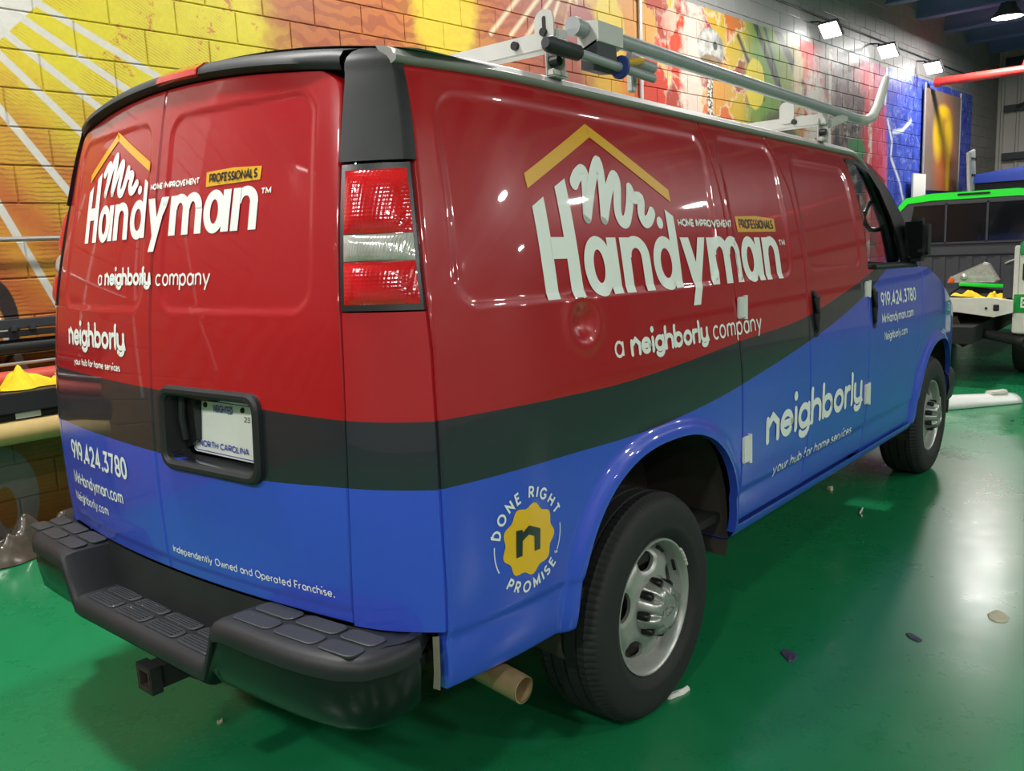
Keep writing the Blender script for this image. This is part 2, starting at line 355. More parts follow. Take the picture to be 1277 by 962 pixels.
    wc = mu(wc, band(S, -2.5, .62, .01)); wc = mu(wc, step(Z, 2.55, .01)); col = t.mix(wc, col, srgb('d9d8d0'))
    for (a, b, e, f) in ((.40, 3.02, 1.20, 2.62), (.33, 2.93, 1.0, 2.52), (.20, 2.885, .85, 2.374), (.20, 2.755, .75, 2.19), (.1, 2.60, .62, 1.845), (.05, 2.18, .52, 1.06), (-.2, 2.1, .2, .95), (-.5, 2.2, -.3, .95), (-.9, 2.3, -.95, .95), (-1.5, 2.5, -1.9, .9), (-2.2, 2.7, -3.2, 1.2)):
        col = t.mix(seg(a, b, e, f, .021, .006), col, srgb('d4d2c9'))
    cl = mu(ell(.07, 1.27, .125, .24, .05), t.math('SUBTRACT', 1., ell(-.03, 1.20, .16, .24, .05))); col = t.mix(cl, col, srgb('241a18'))
    # bare grey block above and past the painting
    top = step(Z, 4.08, .01); col = t.mix(top, col, t.mix(nb, srgb('8f8f90'), srgb('a5a4a2')))
    col = t.mix(step(ad(S, mu(t.math('SUBTRACT', nc, .5), .3)), 17.9, .02), col, t.mix(nb, srgb('8d8982'), srgb('a39e95')))
    bri = t.math('MULTIPLY_ADD', nd, .2, .58)
    hs = t.n('ShaderNodeHueSaturation'); t.put(hs.inputs['Value'], bri); t.put(hs.inputs['Color'], col)
    t.set(hs.outputs[0], .55, 0, .15, .3); t.bump(t.noise(45, P, 4), .15, .01)
mural()

# floor, ceiling, side walls
XA, XB, YA, ZC = -9., 20.3, -13., 5.3
b = MB(); b.box(((XA+XB)/2, -5, -.05), (XB-XA+2, 18, .1)); tag(b.build('floor', 'floor_green', smooth=False), kind='structure')
b = MB(); b.box(((XA+XB)/2, -5, ZC+.1), (XB-XA+2, 18, .1)); ceil = tag(b.build('ceiling', 'ceiling_grey', smooth=False), kind='structure')
x = -8.2
me0 = None
while x < 20:
    if me0 is None:
        b = MB(); b.box((0, 0, .02), (.20, 15.0, .03)); b.box((0, 0, .18), (.06, 15.0, .32)); b.box((0, 0, .33), (.20, 15.0, .03)); bo = b.build('beam', 'beam_blue', None, smooth=False); me0 = bo.data
        COL.objects.unlink(bo); D.objects.remove(bo)
    o = D.objects.new('beam', me0); o.location = (x, -5.35, ZC-.30); link(o, ceil); x += 1.45
b = MB(); b.box((XA-.1, -5, 2.85), (.2, 18, 5.8)); tag(b.build('wall_rear', 'wall_grey', smooth=False), kind='structure')
b = MB(); b.box(((XA+XB)/2, YA-.1, 2.85), (XB-XA+2, .2, 5.8)); tag(b.build('wall_right', 'wall_grey', smooth=False), kind='structure')
# end wall: ribbed metal panels and dark girts
ew = MB(); c0 = wp(19.75, 0); ew.box((c0.x+.2, -5, 2.85), (.2, 18, 5.8))
ewo = tag(ew.build('wall_end', 'metal_panel', smooth=False), kind='structure')
rib = None
for i in range(30):
    if rib is None:
        b = MB(); b.prism([(0, -.04), (-.035, -.02), (-.035, .02), (0, .04)], lambda p: (p[0], p[1], 0), lambda p: (p[0], p[1], 5.3)); ro = b.build('rib', 'metal_panel', None, smooth=False); rib = ro.data; COL.objects.unlink(ro); D.objects.remove(ro)
    o = D.objects.new('rib', rib); o.location = (c0.x+.1, 1.5-i*.3, 0); link(o, ewo)
for z, h in ((2.95, .14), (3.95, .12), (1.3, .14), (4.9, .16)):
    b = MB(); b.box((c0.x-.03, -5.3, z), (.14, 13.5, h)); b.build('girt', 'dark_steel', ewo, smooth=False)
b = MB(); b.tube([(c0.x-.15, 1.2, 3.95), (c0.x-.15, -1.2, 4.9)], .03, 8); b.build('brace', 'dark_steel', ewo)
# painted block wall
wall = MB()
for s0, s1 in ((-9.6, 19.8),):
    a, e = wp(s0, -.05, -.25), wp(s1, -.05, -.25); f0, f1 = wp(s0, -.05, -.008), wp(s1, -.05, -.008)
    wall.add([a, e, f1, f0]+[Vector(p)+Vector((0, 0, 5.9)) for p in (a, e, f1, f0)], [(0, 1, 2, 3), (7, 6, 5, 4), (0, 1, 5, 4), (1, 2, 6, 5), (2, 3, 7, 6), (3, 0, 4, 7)])
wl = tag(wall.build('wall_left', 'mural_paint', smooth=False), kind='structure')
BW, BH, J = .406, .203, .004
def blockmesh(x0, x1):
    c = .004; vs = []; fs = []
    for (d, i) in ((-.012, 0), (.0-0.0, c)):
        pass
    o = [(x0+J, J), (x1-J, J), (x1-J, BH-J), (x0+J, BH-J)]; n_ = [(x0+J+c, J+c), (x1-J-c, J+c), (x1-J-c, BH-J-c), (x0+J+c, BH-J-c)]
    L = lambda p, off: WU*p[0]-WN*off+Vector((0, 0, p[1]))
    vs = [L(p, -.02) for p in o]+[L(p, -.003) for p in o]+[L(p, .0) for p in n_]
    for k in range(4):
        m = (k+1) % 4; fs += [(k, m, 4+m, 4+k), (4+k, 4+m, 8+m, 8+k)]
    fs.append((8, 9, 10, 11)); return vs, fs
bv, bf = blockmesh(0, BW)
bmh = D.meshes.new('block'); bmh.from_pydata([tuple(v) for v in bv], [], bf); bmh.materials.append(M['mural_paint']); bmh.update()
cand = []; nr = int((ZC-.0)/BH)+1
def visible(u, v):
    if u < -30 or u > 1260 or v < -25: return False
    if u < 85: return v < 640
    if u < 125: return v < 330-(u-85)*4
    if u < 430: return v < 150-.33*(u-122)
    if u < 490: return v < 60
    if u < 1090: return v < 75+.2*(u-490)
    return v < 250
for k in range(nr):
    z = .071+BH*(k-1)+BH
    if z > ZC-.15: break
    ph = .274 if k % 2 else .071
    for i in range(-24, 49):
        s = ph+BW*i
        if s < -9.3 or s > 19.3: continue
        p = project(wp(s+BW/2, z+BH/2)); size = 1/p[2]**2 if p[2] > .1 and visible(p[0], p[1]) else 0
        cand.append((size, s, z))
cand.sort(key=lambda q: -q[0])
rest = MB()
for i, (sz, s, z) in enumerate(cand):
    if i < 290 and sz > 0:
        o = D.objects.new('block', bmh); o.location = WU*s+W0+Vector((0, 0, z)); link(o, wl)
    else:
        d = WU*s+W0+Vector((0, 0, z)); rest.add([v+d for v in bv], bf)
tag(rest.build('blocks', 'mural_paint', wl, smooth=False), kind='stuff')

# ---------------------------------------------------------------- lamps
def bay(x, y, z=5.25, k=1.):
    t = empty('high_bay_lamp', (x, y, z), 'round high bay lamp hanging under the ceiling beams', 'lamp', 'high bay lamps')
    b = MB(); b.lathe([(.02, .26), (.10, .24), (.14, .14), (.24, .02), (.25, .0), (.23, .0)], (x, y, z), 'z', 32); b.build('housing', 'dark_steel', t)
    b = MB(); b.lathe([(.0005, .012), (.22, .012)], (x, y, z), 'z', 32); b.build('diffuser', 'lamp_glow', t)
    b = MB(); b.tube([(x, y, z+.25), (x, y, ZC-.05)], .012, 8); b.build('hanger', 'dark_steel', t)
    L = D.lights.new('high_bay_light', 'AREA'); L.shape = 'DISK'; L.size = .42; L.energy = BAY_W*k; L.color = (1, .975, .94)
    lo = D.objects.new('high_bay_light', L); lo.location = (x, y, z-.01); link(lo, t)
for x, y in ((15.0, .56), (7.6, .75), (3.6, .75), (-.4, .75), (-4.4, .75), (-4.6, -2.8), (-6, -6.5), (-2, -6.5), (2, -6.5), (6, -6.5), (10, -6.5), (14, -6.5), (-4, -10.5), (1, -10.5), (6, -10.5), (11, -10.5)):
    bay(x, y, 4.78, 1. if y > -4 else .55)
fm = None
for i in (-4, -3, -2, -1, 0, 4, 5, 6):
    s = 2.0+2.12*i+ (14.57-14.72)
    P = wp(s, 4.2 if i >= 3 else 4.25, .28)
    vis = project(P)
    t = empty('flood_light', P, 'square white LED flood light on an arm above the mural', 'lamp', 'flood lights along the mural wall')
    aim = (WN*.10+Vector((0, 0, -.75))-WU*.75).normalized(); q = aim.to_track_quat('-Z', 'Y').to_matrix()
    b = MB(); b.box(P, (.28, .24, .05), q, .01); b.build('housing', 'dark_steel', t)
    b = MB(); b.box(P+aim*.032, (.25, .21, .02), q, .004); b.build('lens', 'flood_glow', t)
    b = MB(); b.tube([P-aim*.02, wp(s, 4.32, .12), wp(s, 4.34, .0)], .012, 8); b.build('arm', 'dark_steel', t)
    L = D.lights.new('flood', 'AREA'); L.shape = 'RECTANGLE'; L.size = .24; L.size_y = .18; L.energy = FLOOD_W; L.color = (1, .98, .95)
    lo = D.objects.new('flood', L); lo.matrix_world = Matrix.Translation(P+aim*.045) @ q.to_4x4(); COL.objects.link(lo); mw = lo.matrix_world.copy(); lo.parent = t; lo.matrix_parent_inverse = t.matrix_world.inverted(); lo.matrix_basis = mw
b = MB(); b.tube([wp(-3, 4.5, .015), wp(18, 4.42, .015)], .012, 8); tag(b.build('cable_conduit', 'dark_steel'), 'thin dark cable running along the grey block above the mural', 'conduit')
b = MB(); b.tube([wp(6.25, 5.5, .02), wp(6.24, .3, .02)], .022, 10); tag(b.build('wall_conduit', 'conduit'), 'grey vertical conduit pipe running down the painted wall', 'conduit')
# ---------------------------------------------------------------- van surfaces (body frame: x forward, y left, z up, raked nose-down)
SIDE = crsmooth([(.40,.93),(.46,.968),(.52,.985),(.62,.992),(.72,1.0),(.9,1.004),(1.08,1.002),(1.25,.988),(1.4,.972),(1.6,.940),(1.8,.894),(1.9,.862),(1.97,.832)])
REAR = crsmooth([(.45,-.045),(.65,-.055),(1.0,-.058),(1.3,-.037),(1.5,-.008),(1.7,.03),(1.95,.085),(2.1,.13)])
AX1, AX2 = 1.053, 4.482
def roll(x, z=1.965):
    w_ = lerp(z, SIDE); t = max(0., min(1., (xseam(z)+.40-x)/.40)); return (1-lerp(z, YF))*w_*t*t
def fronty(x): t = max(0., (x-4.0)/1.3); return .10*t*t
def side0(x, z): return lerp(z, SIDE)-roll(x, z)-fronty(x)
def rearx(y, z):
    a = abs(y)/lerp(z, SIDE); k = 1+.10*sstep(1.4, 1.8, z); return lerp(z, REAR)+k*(.105*a*a+(.055*((a-.75)/.2)**2 if a > .75 else 0))
YF = [(1.3, .965), (1.7, .940), (1.97, .935)]
def xseam(z): return rearx(lerp(z, YF)*lerp(z, SIDE), z)
def rrect(x, z, x0, x1, z0, z1, r):
    dx = abs(x-(x0+x1)/2)-(x1-x0)/2+r; dz = abs(z-(z0+z1)/2)-(z1-z0)/2+r
    return math.hypot(max(dx, 0), max(dz, 0))+min(max(dx, dz), 0)-r
def arch_g(x, z, cx, cz=.45, rx=.505, rz=.475):
    e = 2.4; return ((abs(x-cx)/rx)**e+(max(z-cz, 0)/rz)**e)**(1/e)
A1C, A2C = 1.085, 4.49
RECS = [(.262, 1.56, 1.392, 1.905, .16), (1.695, 2.20, 1.395, 1.92, .05), (2.37, 3.06, 1.41, 1.875, .02)]
def relief(x, z):
    h = 0.
    for (a, b, c, d, k) in RECS:
        s = rrect(x-k*(z-1.64), z, a, b, c, d, .07)
        if s < .06: h += -.005*(1-sstep(-.006, .006, s))+.0014*math.exp(-(s/.009)**2)
    h -= .006*(1-sstep(.612, .630, z))
    if z < 1.1:
        for cx in (A1C, A2C):
            g = arch_g(x, z, cx)
            if g < 1.25: h += .024*(1-sstep(1.03, 1.125, g))
    dd = math.hypot((x-.685)/.042, (z-1.322)/.038)
    if dd < 5: h += -.020*math.exp(-dd**3)+.0035*math.exp(-((dd-1.75)/.5)**2)
    return h
def side(x, z): return side0(x, z)+relief(x, z)
def SP(x, z, lift=0.): return (x, -(side(x, z)+lift), z)
def rrelief(y, z):
    s = rrect(abs(y), z, .052, .655-.12*max(0, z-1.5), 1.388, 1.915, .06); h = 0
    if s < .06: h = -.004*(1-sstep(-.005, .005, s))+.0012*math.exp(-(s/.008)**2)
    h -= .004*(1-sstep(.665, .68, z))
    return h
def RP(y, z, lift=0.): return (rearx(y, z)-rrelief(y, z)-lift, y, z)
T1 = [(.0,1.142),(.3,1.14),(.54,1.136),(.86,1.134),(1.25,1.153),(1.65,1.181),(2.24,1.216),(2.75,1.293),(3.18,1.375),(3.6,1.48),(6,2.1)]
B1 = [(.0,.984),(.5,.98),(.93,.972),(1.35,.993),(1.63,1.023),(2.22,1.106),(2.72,1.192),(3.14,1.29),(3.4,1.37),(6,2.2)]
T1, B1 = crsmooth(T1), crsmooth(B1)
TR = crsmooth([(-1, 1.141), (-.76, 1.141), (-.4, 1.153), (0, 1.170), (.66, 1.184), (1., 1.186)]); BR_ = crsmooth([(-1, .984), (-.77, .981), (-.46, .968), (0, .988), (.66, 1.001), (1., 1.005)])
SA = {'b1': lambda p: p[2]-lerp(p[0], T1), 'b2': lambda p: p[2]-lerp(p[0], B1)}
RA = {'b1': lambda p: p[2]-lerp(p[1], TR), 'b2': lambda p: p[2]-lerp(p[1], BR_)}

van = empty('cargo_van', (2.3, 0, 0), 'wrapped cargo van in red, black and blue with white lettering on green floor', 'van')
SEAMR = [(.45,.062),(.622,.077),(1.009,.092),(1.315,.118),(1.687,.158),(1.98,.198)]
SEAM1 = [(.40,1.642),(1.3,1.640),(1.7,1.648),(1.98,1.635)]
SEAM2 = [(.40,2.27),(.515,2.28),(.86,2.312),(1.1,2.312),(1.44,2.325),(1.74,2.307),(1.98,2.20)]
SEAM3 = [(.40,3.075),(.52,3.078),(1.066,3.10),(1.417,3.166),(1.56,3.182),(1.70,3.186),(1.82,3.164),(1.92,3.148),(1.98,3.12)]
SEAM4 = [(.40,3.90),(.854,3.98),(1.075,4.06),(1.37,4.15),(1.5,4.17)]
G = .0043
def sidepanel(name, xa, xb, z0, z1, step=.016, hole=None, mirror=False, top=None, mat='wrap_paint', simplef=False):
    bm = bmesh.new(); zs = frange(z0, z1, step); ns = max(4, int(((xb(z0)+xb(z1))/2-(xa(z0)+xa(z1))/2)/step))
    zs = [z0, z0+.004]+zs[1:-1]+[z1-.004, z1]; ss = [0, .004]+[i/ns for i in range(1, ns)]+[.996, 1]
    fn = side0 if simplef else side
    sg = 1 if mirror else -1; rows = []
    for iz, z in enumerate(zs):
        row = []
        for js, s in enumerate(ss):
            zz = z
            x = xa(z)+(xb(z)-xa(z))*s
            if s in (.004, .996) : x = xa(z)+.004 if s == .004 else xb(z)-.004
            if top: zz = z0+(top(x)-z0)*(z-z0)/(z1-z0)
            y = fn(x, zz)
            if iz in (0, len(zs)-1) or js in (0, len(ss)-1): y -= .004
            row.append(bm.verts.new((x, sg*y, zz)))
        rows.append(row)
    for i in range(len(rows)-1):
        for j in range(len(ss)-1):
            q = (rows[i][j], rows[i][j+1], rows[i+1][j+1], rows[i+1][j])
            if hole:
                g = [hole(v.co.x, v.co.z) for v in q]
                if max(g) <= 1.0: continue
            bm.faces.new(q)
    edge_h = []
    if hole:
        for v in list(bm.verts):
            if not v.link_faces: bm.verts.remove(v); continue
        cxx = hole.__defaults__[0] if hole.__defaults__ else None
        for v in bm.verts:
            g = hole(v.co.x, v.co.z)
            if g < 1.0:
                ox, oz = cxx, .45
                if v.co.z <= .45: v.co.x = ox+(v.co.x-ox)/max(g, .2)
                else:
                    v.co.x = ox+(v.co.x-ox)/max(g, .2); v.co.z = oz+(v.co.z-oz)/max(g, .2)
                v.co.y = sg*fn(v.co.x, v.co.z)
    be = [e for e in bm.edges if len(e.link_faces) == 1]
    r = bmesh.ops.extrude_edge_only(bm, edges=be)
    for v in r['geom']:
        if isinstance(v, bmesh.types.BMVert): v.co.y -= sg*.03
    bmesh.ops.recalc_face_normals(bm, faces=bm.faces)
    bm.verts.index_update(); b = MB(); b.v = [tuple(v.co) for v in bm.verts]; b.f = [tuple(v.index for v in f.verts) for f in bm.faces]; b.m = [0]*len(b.f); bm.free()
    return b.build(name, mat, van, body=True, attrs=SA, angle=40)
tb = lambda T, d=0: (lambda z: lerp(z, T)+d)
def mkhole(c):
    def h(x, z, cx=c): return arch_g(x, z, cx)
    return h
quarter = sidepanel('quarter_panel', (lambda z: xseam(z)+.012), tb(SEAM1, -G), .474, 1.965, .0105, hole=mkhole(A1C))
cdoor1 = sidepanel('cargo_door', tb(SEAM1, G), tb(SEAM2, -G), .495, 1.965, .011)
cdoor2 = sidepanel('cargo_door', tb(SEAM2, G), tb(SEAM3, -G), .495, 1.965, .012)
ftop = lambda x: lerp(x, [(3.0, 1.395), (3.9, 1.390), (4.3, 1.375), (4.6, 1.30), (4.9, 1.20), (5.3, 1.06)])
fdoor = sidepanel('front_door', tb(SEAM3, G), tb(SEAM4, -G), .475, 1.39, .016, hole=mkhole(A2C), top=ftop)
fender = sidepanel('front_fender', tb(SEAM4, G), lambda z: 5.22, .475, 1.39, .018, hole=mkhole(A2C), top=ftop)
b = MB()
for nm, xa, xb in (('rocker_panel', 1.60, 3.95),):
    b = MB(); rows = []
    for x in frange(xa, xb, .1): rows.append([(x, -.985, .490), (x, -.984, .47), (x, -.972, .45), (x, -.94, .44), (x, -.84, .445)])
    b.grid(rows); b.build(nm, 'wrap_paint', van, body=True, attrs=SA)
# left side (mirror, plain)
sidepanel('quarter_panel', (lambda z: xseam(z)+.012), tb(SEAM3, -G), .474, 1.965, .04, hole=mkhole(A1C), mirror=True)
sidepanel('front_door', tb(SEAM3, G), tb(SEAM4, -G), .475, 1.39, .04, hole=mkhole(A2C), mirror=True, top=ftop)
sidepanel('front_fender', tb(SEAM4, G), lambda z: 5.22, .475, 1.39, .04, hole=mkhole(A2C), mirror=True, top=ftop)
# lower edge of the quarter behind the bumper: pale sealed flange
b = MB(); b.grid([[(.094, -.928, .62), (.106, -.938, .62)], [(.093, -.926, .53), (.105, -.936, .53)], [(.091, -.922, .49), (.104, -.932, .48)], [(.096, -.915, .482), (.106, -.928, .478)]]); b.build('flange', 'sealant', van, body=True)

# wheel wells, floor pan
for cx in (A1C, A2C):
    for sg in (-1, 1):
        b = MB(); rows = []
        for k in range(25):
            a = math.pi*(-.10+1.20*k/24); e = 2/2.4
            cs, sn = math.cos(a), math.sin(a); x = cx+.53*math.copysign(abs(cs)**e, cs); z = .45+.50*(abs(sn)**e if sn > 0 else -abs(sn)*.5)
            rows.append([(x, sg*.955, z), (x, sg*.85, z+.01), (x, sg*.62, z)])
        b.grid(rows); b.add([(r_[2][0], r_[2][1], r_[2][2]) for r_ in rows], [tuple(range(len(rows)))]); b.build('wheel_well', 'liner', van, body=True)
b = MB(); b.box((2.6, 0, .50), (4.9, 1.2, .08)); b.box((1.9, 0, .52), (3.3, 1.85, .03)); b.box((.33, 0, .54), (.55, 1.75, .03)); b.box((2.35, .45, .43), (4.4, .08, .14)); b.box((2.35, -.45, .43), (4.4, .08, .14)); b.box((1.05, 0, .37), (.1, 1.6, .1)); b.build('underbody', 'under_black', van, body=True, smooth=False)

# ---------------------------------------------------------------- rear
DE = crsmooth([(.60, .745), (.635, .748), (1.0, .770), (1.316, .760), (1.738, .712), (1.88, .697), (1.95, .684), (1.98, .662), (2.0, .615)])
def rtop(y): return 2.0-.045*(abs(y)/.65)**2
def plate_g(y, z): return 1.0+rrect(y, z, -.476, -.080, .975, 1.166, .03)*20
def reardoor(sg):
    bm = bmesh.new(); step = .0085; y0 = .003; zs = frange(.635, 2.0, step); n = int(.75/step); ss = [0, .006]+[i/n for i in range(1, n)]+[.994, 1]; zs = [.635, .640]+zs[1:-1]+[1.997, 2.0]; rows = []
    for iz, z in enumerate(zs):
        row = []
        for js, s in enumerate(ss):
            ye = lerp(z, DE); yy = y0+(ye-y0)*s; zz = .635+(z-.635)*(rtop(yy)-.635)/(2.0-.635)
            p = RP(sg*yy, zz); d = .005 if iz in (0, len(zs)-1) or js in (0, len(ss)-1) else 0
            row.append(bm.verts.new((p[0]+d, p[1], p[2])))
        rows.append(row)
    for i in range(len(rows)-1):
        for j in range(len(ss)-1):
            q = (rows[i][j], rows[i][j+1], rows[i+1][j+1], rows[i+1][j])
            if sg < 0 and max(plate_g(v.co.y, v.co.z) for v in q) <= 1.0: continue
            bm.faces.new(q)
    for v in list(bm.verts):
        if not v.link_faces: bm.verts.remove(v)
    be = [e for e in bm.edges if len(e.link_faces) == 1]
    for v in bmesh.ops.extrude_edge_only(bm, edges=be)['geom']:
        if isinstance(v, bmesh.types.BMVert): v.co.x += .03
    bmesh.ops.recalc_face_normals(bm, faces=bm.faces)
    bm.verts.index_update(); b = MB(); b.v = [tuple(v.co) for v in bm.verts]; b.f = [tuple(v.index for v in f.verts) for f in bm.faces]; b.m = [0]*len(b.f); bm.free()
    return b.build('rear_door', 'wrap_paint', van, body=True, attrs=RA, angle=40)
rdoorR = reardoor(-1); rdoorL = reardoor(1)
b = MB()
for z in (0,):
    rows = [[(rearx(y, z_)+.035, y, z_) for y in frange(-.78, .78, .06)] for z_ in frange(.63, .96, .11)]
    b.grid(rows); rows = [[(rearx(y, z_)+.035, y, z_) for y in frange(-.03, .78, .06)] for z_ in frange(.96, 1.2, .08)]; b.grid(rows); rows = [[(rearx(y, z_)+.035, y, z_) for y in frange(-.78, .78, .06)] for z_ in frange(1.19, 1.98, .08)]; b.grid(rows); b.build('inner_shell', 'trim_black', van, body=True)
def yend(z): return lerp(z, YF)*lerp(z, SIDE)
def cornerpatch(sg, z0, z1, lift=0., ya=0., yb=0., step=.012, nz=None, dome=0.):
    zs = frange(z0, z1, step); rows = []
    for z in zs:
        a = lerp(z, DE)+G+ya; e = yend(z)-yb; n = 16; row = []
        for k in range(n+1):
            y = a+(e-a)*k/n; u = 2*k/n-1; v = 2*(z-z0)/(z1-z0)-1
            l = lift+dome*(1-u**4)*(1-v**4)
            x = rearx(y, z); ny = .105*2*y+(.055*2*(y-.75)/.04 if y > .75 else 0); L = math.hypot(1, ny)
            row.append((x-l/L, sg*(y+l*ny/L), z))
        rows.append(row)
    return rows
def roofz(y): return 1.988+.072*(1-min(1, abs(y)/.84)**2.4)
for sg in (-1, 1):
    b = MB(); rows = cornerpatch(sg, .635, 1.388); b.grid(rows)
    for e, d in (([r_[0] for r_ in rows], 1), ([r_[-1] for r_ in rows], 1), (rows[0], 1), (rows[-1], 1)):
        b.grid([e, [(p[0]+.03, p[1]-sg*.012, p[2]) for p in e]])
    b.build('corner_panel', 'wrap_paint', van, body=True, attrs=RA, weld=True)
    # tail lamp
    b = MB(); b.grid(cornerpatch(sg, 1.392, 1.726, .004)); rows = cornerpatch(sg, 1.392, 1.726, .004)
    for e in ([r_[0] for r_ in rows], [r_[-1] for r_ in rows], rows[0], rows[-1]): b.grid([e, [(p[0]+.04, p[1]-sg*.02, p[2]) for p in e]])
    tl = b.build('tail_light', 'trim_black', van, body=True, weld=True); tl['label'] = 'vertical tail light with red and clear lenses in dark frame'
    for nm, z0, z1, m in (('red_lens', 1.566, 1.712, 'lens_red'), ('clear_lens', 1.504, 1.564, 'lens_clear'), ('red_lens', 1.406, 1.502, 'lens_red')):
        b = MB(); rows = cornerpatch(sg, z0, z1, .005, .010, .006, .006, dome=.011); b.grid(rows); b.build(nm, m, tl, body=True)
    # black corner cap above the lamp up to the roof
    b = MB(); rows = []
    for z in frange(1.732, 1.955, .016):
        a, e = lerp(z, DE)+G, yend(z); row = []
        for k in range(17):
            y = a+(e-a)*k/16; x = rearx(y, z); row.append((x-.012, sg*(y+.002), z))
        row.append((x+.012, sg*(e+.006), z)); rows.append(row)
    top = rows[-1]
    for q_ in (.12, .25, .4, .55, .7, .85, 1.):
        ca, sa = 1-math.cos(q_*math.pi/2), math.sin(q_*math.pi/2); row = []
        for k, p in enumerate(top):
            u_ = k/17; yt = abs(p[1])-.02-.05*u_; tx, tz = p[0]+.15-.07*u_, roofz(yt)+.004
            row.append((p[0]+(tx-p[0])*ca, sg*(abs(p[1])+(yt-abs(p[1]))*ca), p[2]+(tz-p[2])*sa))
        rows.append(row)
    b.grid(rows); b.grid([rows[0], [(p[0]+.03, p[1]-sg*.01, p[2]) for p in rows[0]]]); e0 = [r_[0] for r_ in rows]; b.grid([e0, [(p[0]+.04, p[1], p[2]) for p in e0]]); e1 = [r_[-1] for r_ in rows]; b.grid([e1, [(p[0]+.0, p[1]-sg*.03, p[2]) for p in e1]])
    b.build('corner_cap', 'black_plastic', van, body=True, weld=True, angle=50)
# header over the rear doors
b = MB(); rows = []
ys = frange(-.675, .675, .0338)
for y in ys:
    zt = rtop(min(abs(y), .68))-.002
    x0 = rearx(y, zt); zz = roofz(y)
    e_ = 1-sstep(.50, .66, abs(y)); hh = zz-zt
    rows.append([(x0+.02, y, zt+.002), (x0-.002-.010*e_, y, zt+.004), (x0-.006-.016*e_, y, zt+.22*hh), (x0-.006-.010*e_, y, zt+.45*hh), (x0+.008, y, zt+.72*hh), (x0+.045, y, zz-.010), (x0+.10, y, zz), (x0+.18, y, zz+.003)])
b.grid(rows); hd = b.build('rear_header', 'black_plastic', van, body=True, angle=50)
b = MB(); rows = []
for y in frange(-.185, .01, .02):
    zt = rtop(y)-.002; x0 = rearx(y, zt); hh = roofz(y)-zt; rows.append([(x0-.018, y, zt+.008), (x0-.026, y, zt+.22*hh), (x0-.021, y, zt+.47*hh), (x0+.004, y, zt+.76*hh), (x0+.02, y, zt+.80*hh)])
b.grid(rows); b.add(rows[0], [(0, 1, 2, 3, 4)]); b.add(rows[-1], [(0, 1, 2, 3, 4)]); b.build('brake_light', 'lens_red', hd, body=True)
# roof skin and drip rails
b = MB(); rows = []
for x in [.16, .2]+frange(.3, 3.5, .1):
    rows.append([(x+.10*(abs(y)/.84)**2 if x < .25 else x, y, roofz(y)-.0-.10*max(0, (x-3.2)/.5)**2) for y in frange(-.838, .838, .06)])
b.grid(rows); b.build('roof', 'white_paint', van, body=True)
for sg in (-1, 1):
    b = MB(); rows = []
    for x in [.222, .235]+frange(.25, 3.3, .05)+[3.36, 3.42, 3.48, 3.54, 3.60]:
        dz = -.15*max(0, (x-3.25)/.4)**2; dy = .0
        yo = lerp(1.965, SIDE)-roll(x, 1.965)
        rows.append([(x, sg*(yo-.01), 1.958+dz), (x, sg*(yo+.004), 1.960+dz), (x, sg*(yo+.018), 1.966+dz), (x, sg*(yo+.020), 1.976+dz), (x, sg*(yo+.010), 1.981+dz), (x, sg*(yo+.004), 1.992+dz), (x, sg*(yo-.012), 2.000+dz), (x, sg*(yo-.05), 2.008+dz)])
    b.grid(rows); b.add(rows[0], [tuple(range(8))]); b.build('drip_rail', 'grey_trim', van, body=True, angle=60)

# licence plate pocket on the right rear door
pk = MB(); fo = []
def rr_pts(y0, y1, z0, z1, r, n=5):
    o = []
    for cx, cz, a0 in ((y1-r, z1-r, 0), (y0+r, z1-r, 90), (y0+r, z0+r, 180), (y1-r, z0+r, 270)):
        for k in range(n+1):
            a = R(a0+90*k/n); o.append((cx+r*math.cos(a), cz+r*math.sin(a)))
    return o
rings = []
for (gy, lift, r) in ((.022, -.004, .045), (.021, .012, .044), (.014, .018, .038), (.004, .018, .032), (-.004, .010, .026), (-.010, -.055, .02)):
    rings.append([(rearx(y, z)-lift, y, z) for y, z in rr_pts(-.476-gy, -.080+gy, .975-gy, 1.166+gy, r)])
pk.grid(rings, True); pocket = pk.build('plate_pocket', 'black_plastic', rdoorR, body=True)
b = MB(); b.add([(.040, y, z) for y, z in rr_pts(-.47, -.084, .98, 1.16, .02)], [tuple(range(24))]); b.build('pocket_back', 'trim_black', rdoorR, body=True, smooth=False)
b = MB(); b.prism([(-.088, .998), (-.135, 1.02), (-.150, 1.03), (-.150, 1.158), (-.088, 1.158)], lambda p: (.032, p[0], p[1]), lambda p: (-.012, p[0], p[1])); b.build('handle_recess', 'trim_black', rdoorR, body=True, smooth=False)
b = MB(); b.tube([(-.016, -.105, 1.03), (-.022, -.105, 1.09), (-.016, -.105, 1.15)], .011, 10); b.build('door_handle', 'black_plastic', rdoorR, body=True)
b = MB(); b.lathe([(.0005, -.062), (.010, -.062), (.012, -.058), (.012, -.04)], (.0, -.079, .985), 'x', 20); b.build('key_lock', 'steel_dark', rdoorR, body=True)
PLC = (-.262, 1.070)
def PL(u, v, d=0): return (.010-d+.10*(v), PLC[0]-u, PLC[1]+v)
b = MB(); o = rr_pts(-.1525, .1525, -.076, .076, .014); b.prism(o, lambda p: PL(p[0], p[1], 0), lambda p: PL(p[0], p[1], .002)); plate = b.build('licence_plate', 'plate_white', rdoorR, body=True, smooth=False)
plate['label'] = 'white licence plate with blue border and lettering'
b = MB(); oo = rr_pts(-.148, .148, -.0715, .0715, .011); oi = rr_pts(-.1455, .1455, -.069, .069, .009)
b.grid([[PL(p[0], p[1], .0028) for p in oo], [PL(p[0], p[1], .0028) for p in oi]], True); b.build('plate_border', 'blue_ink', rdoorR, body=True)
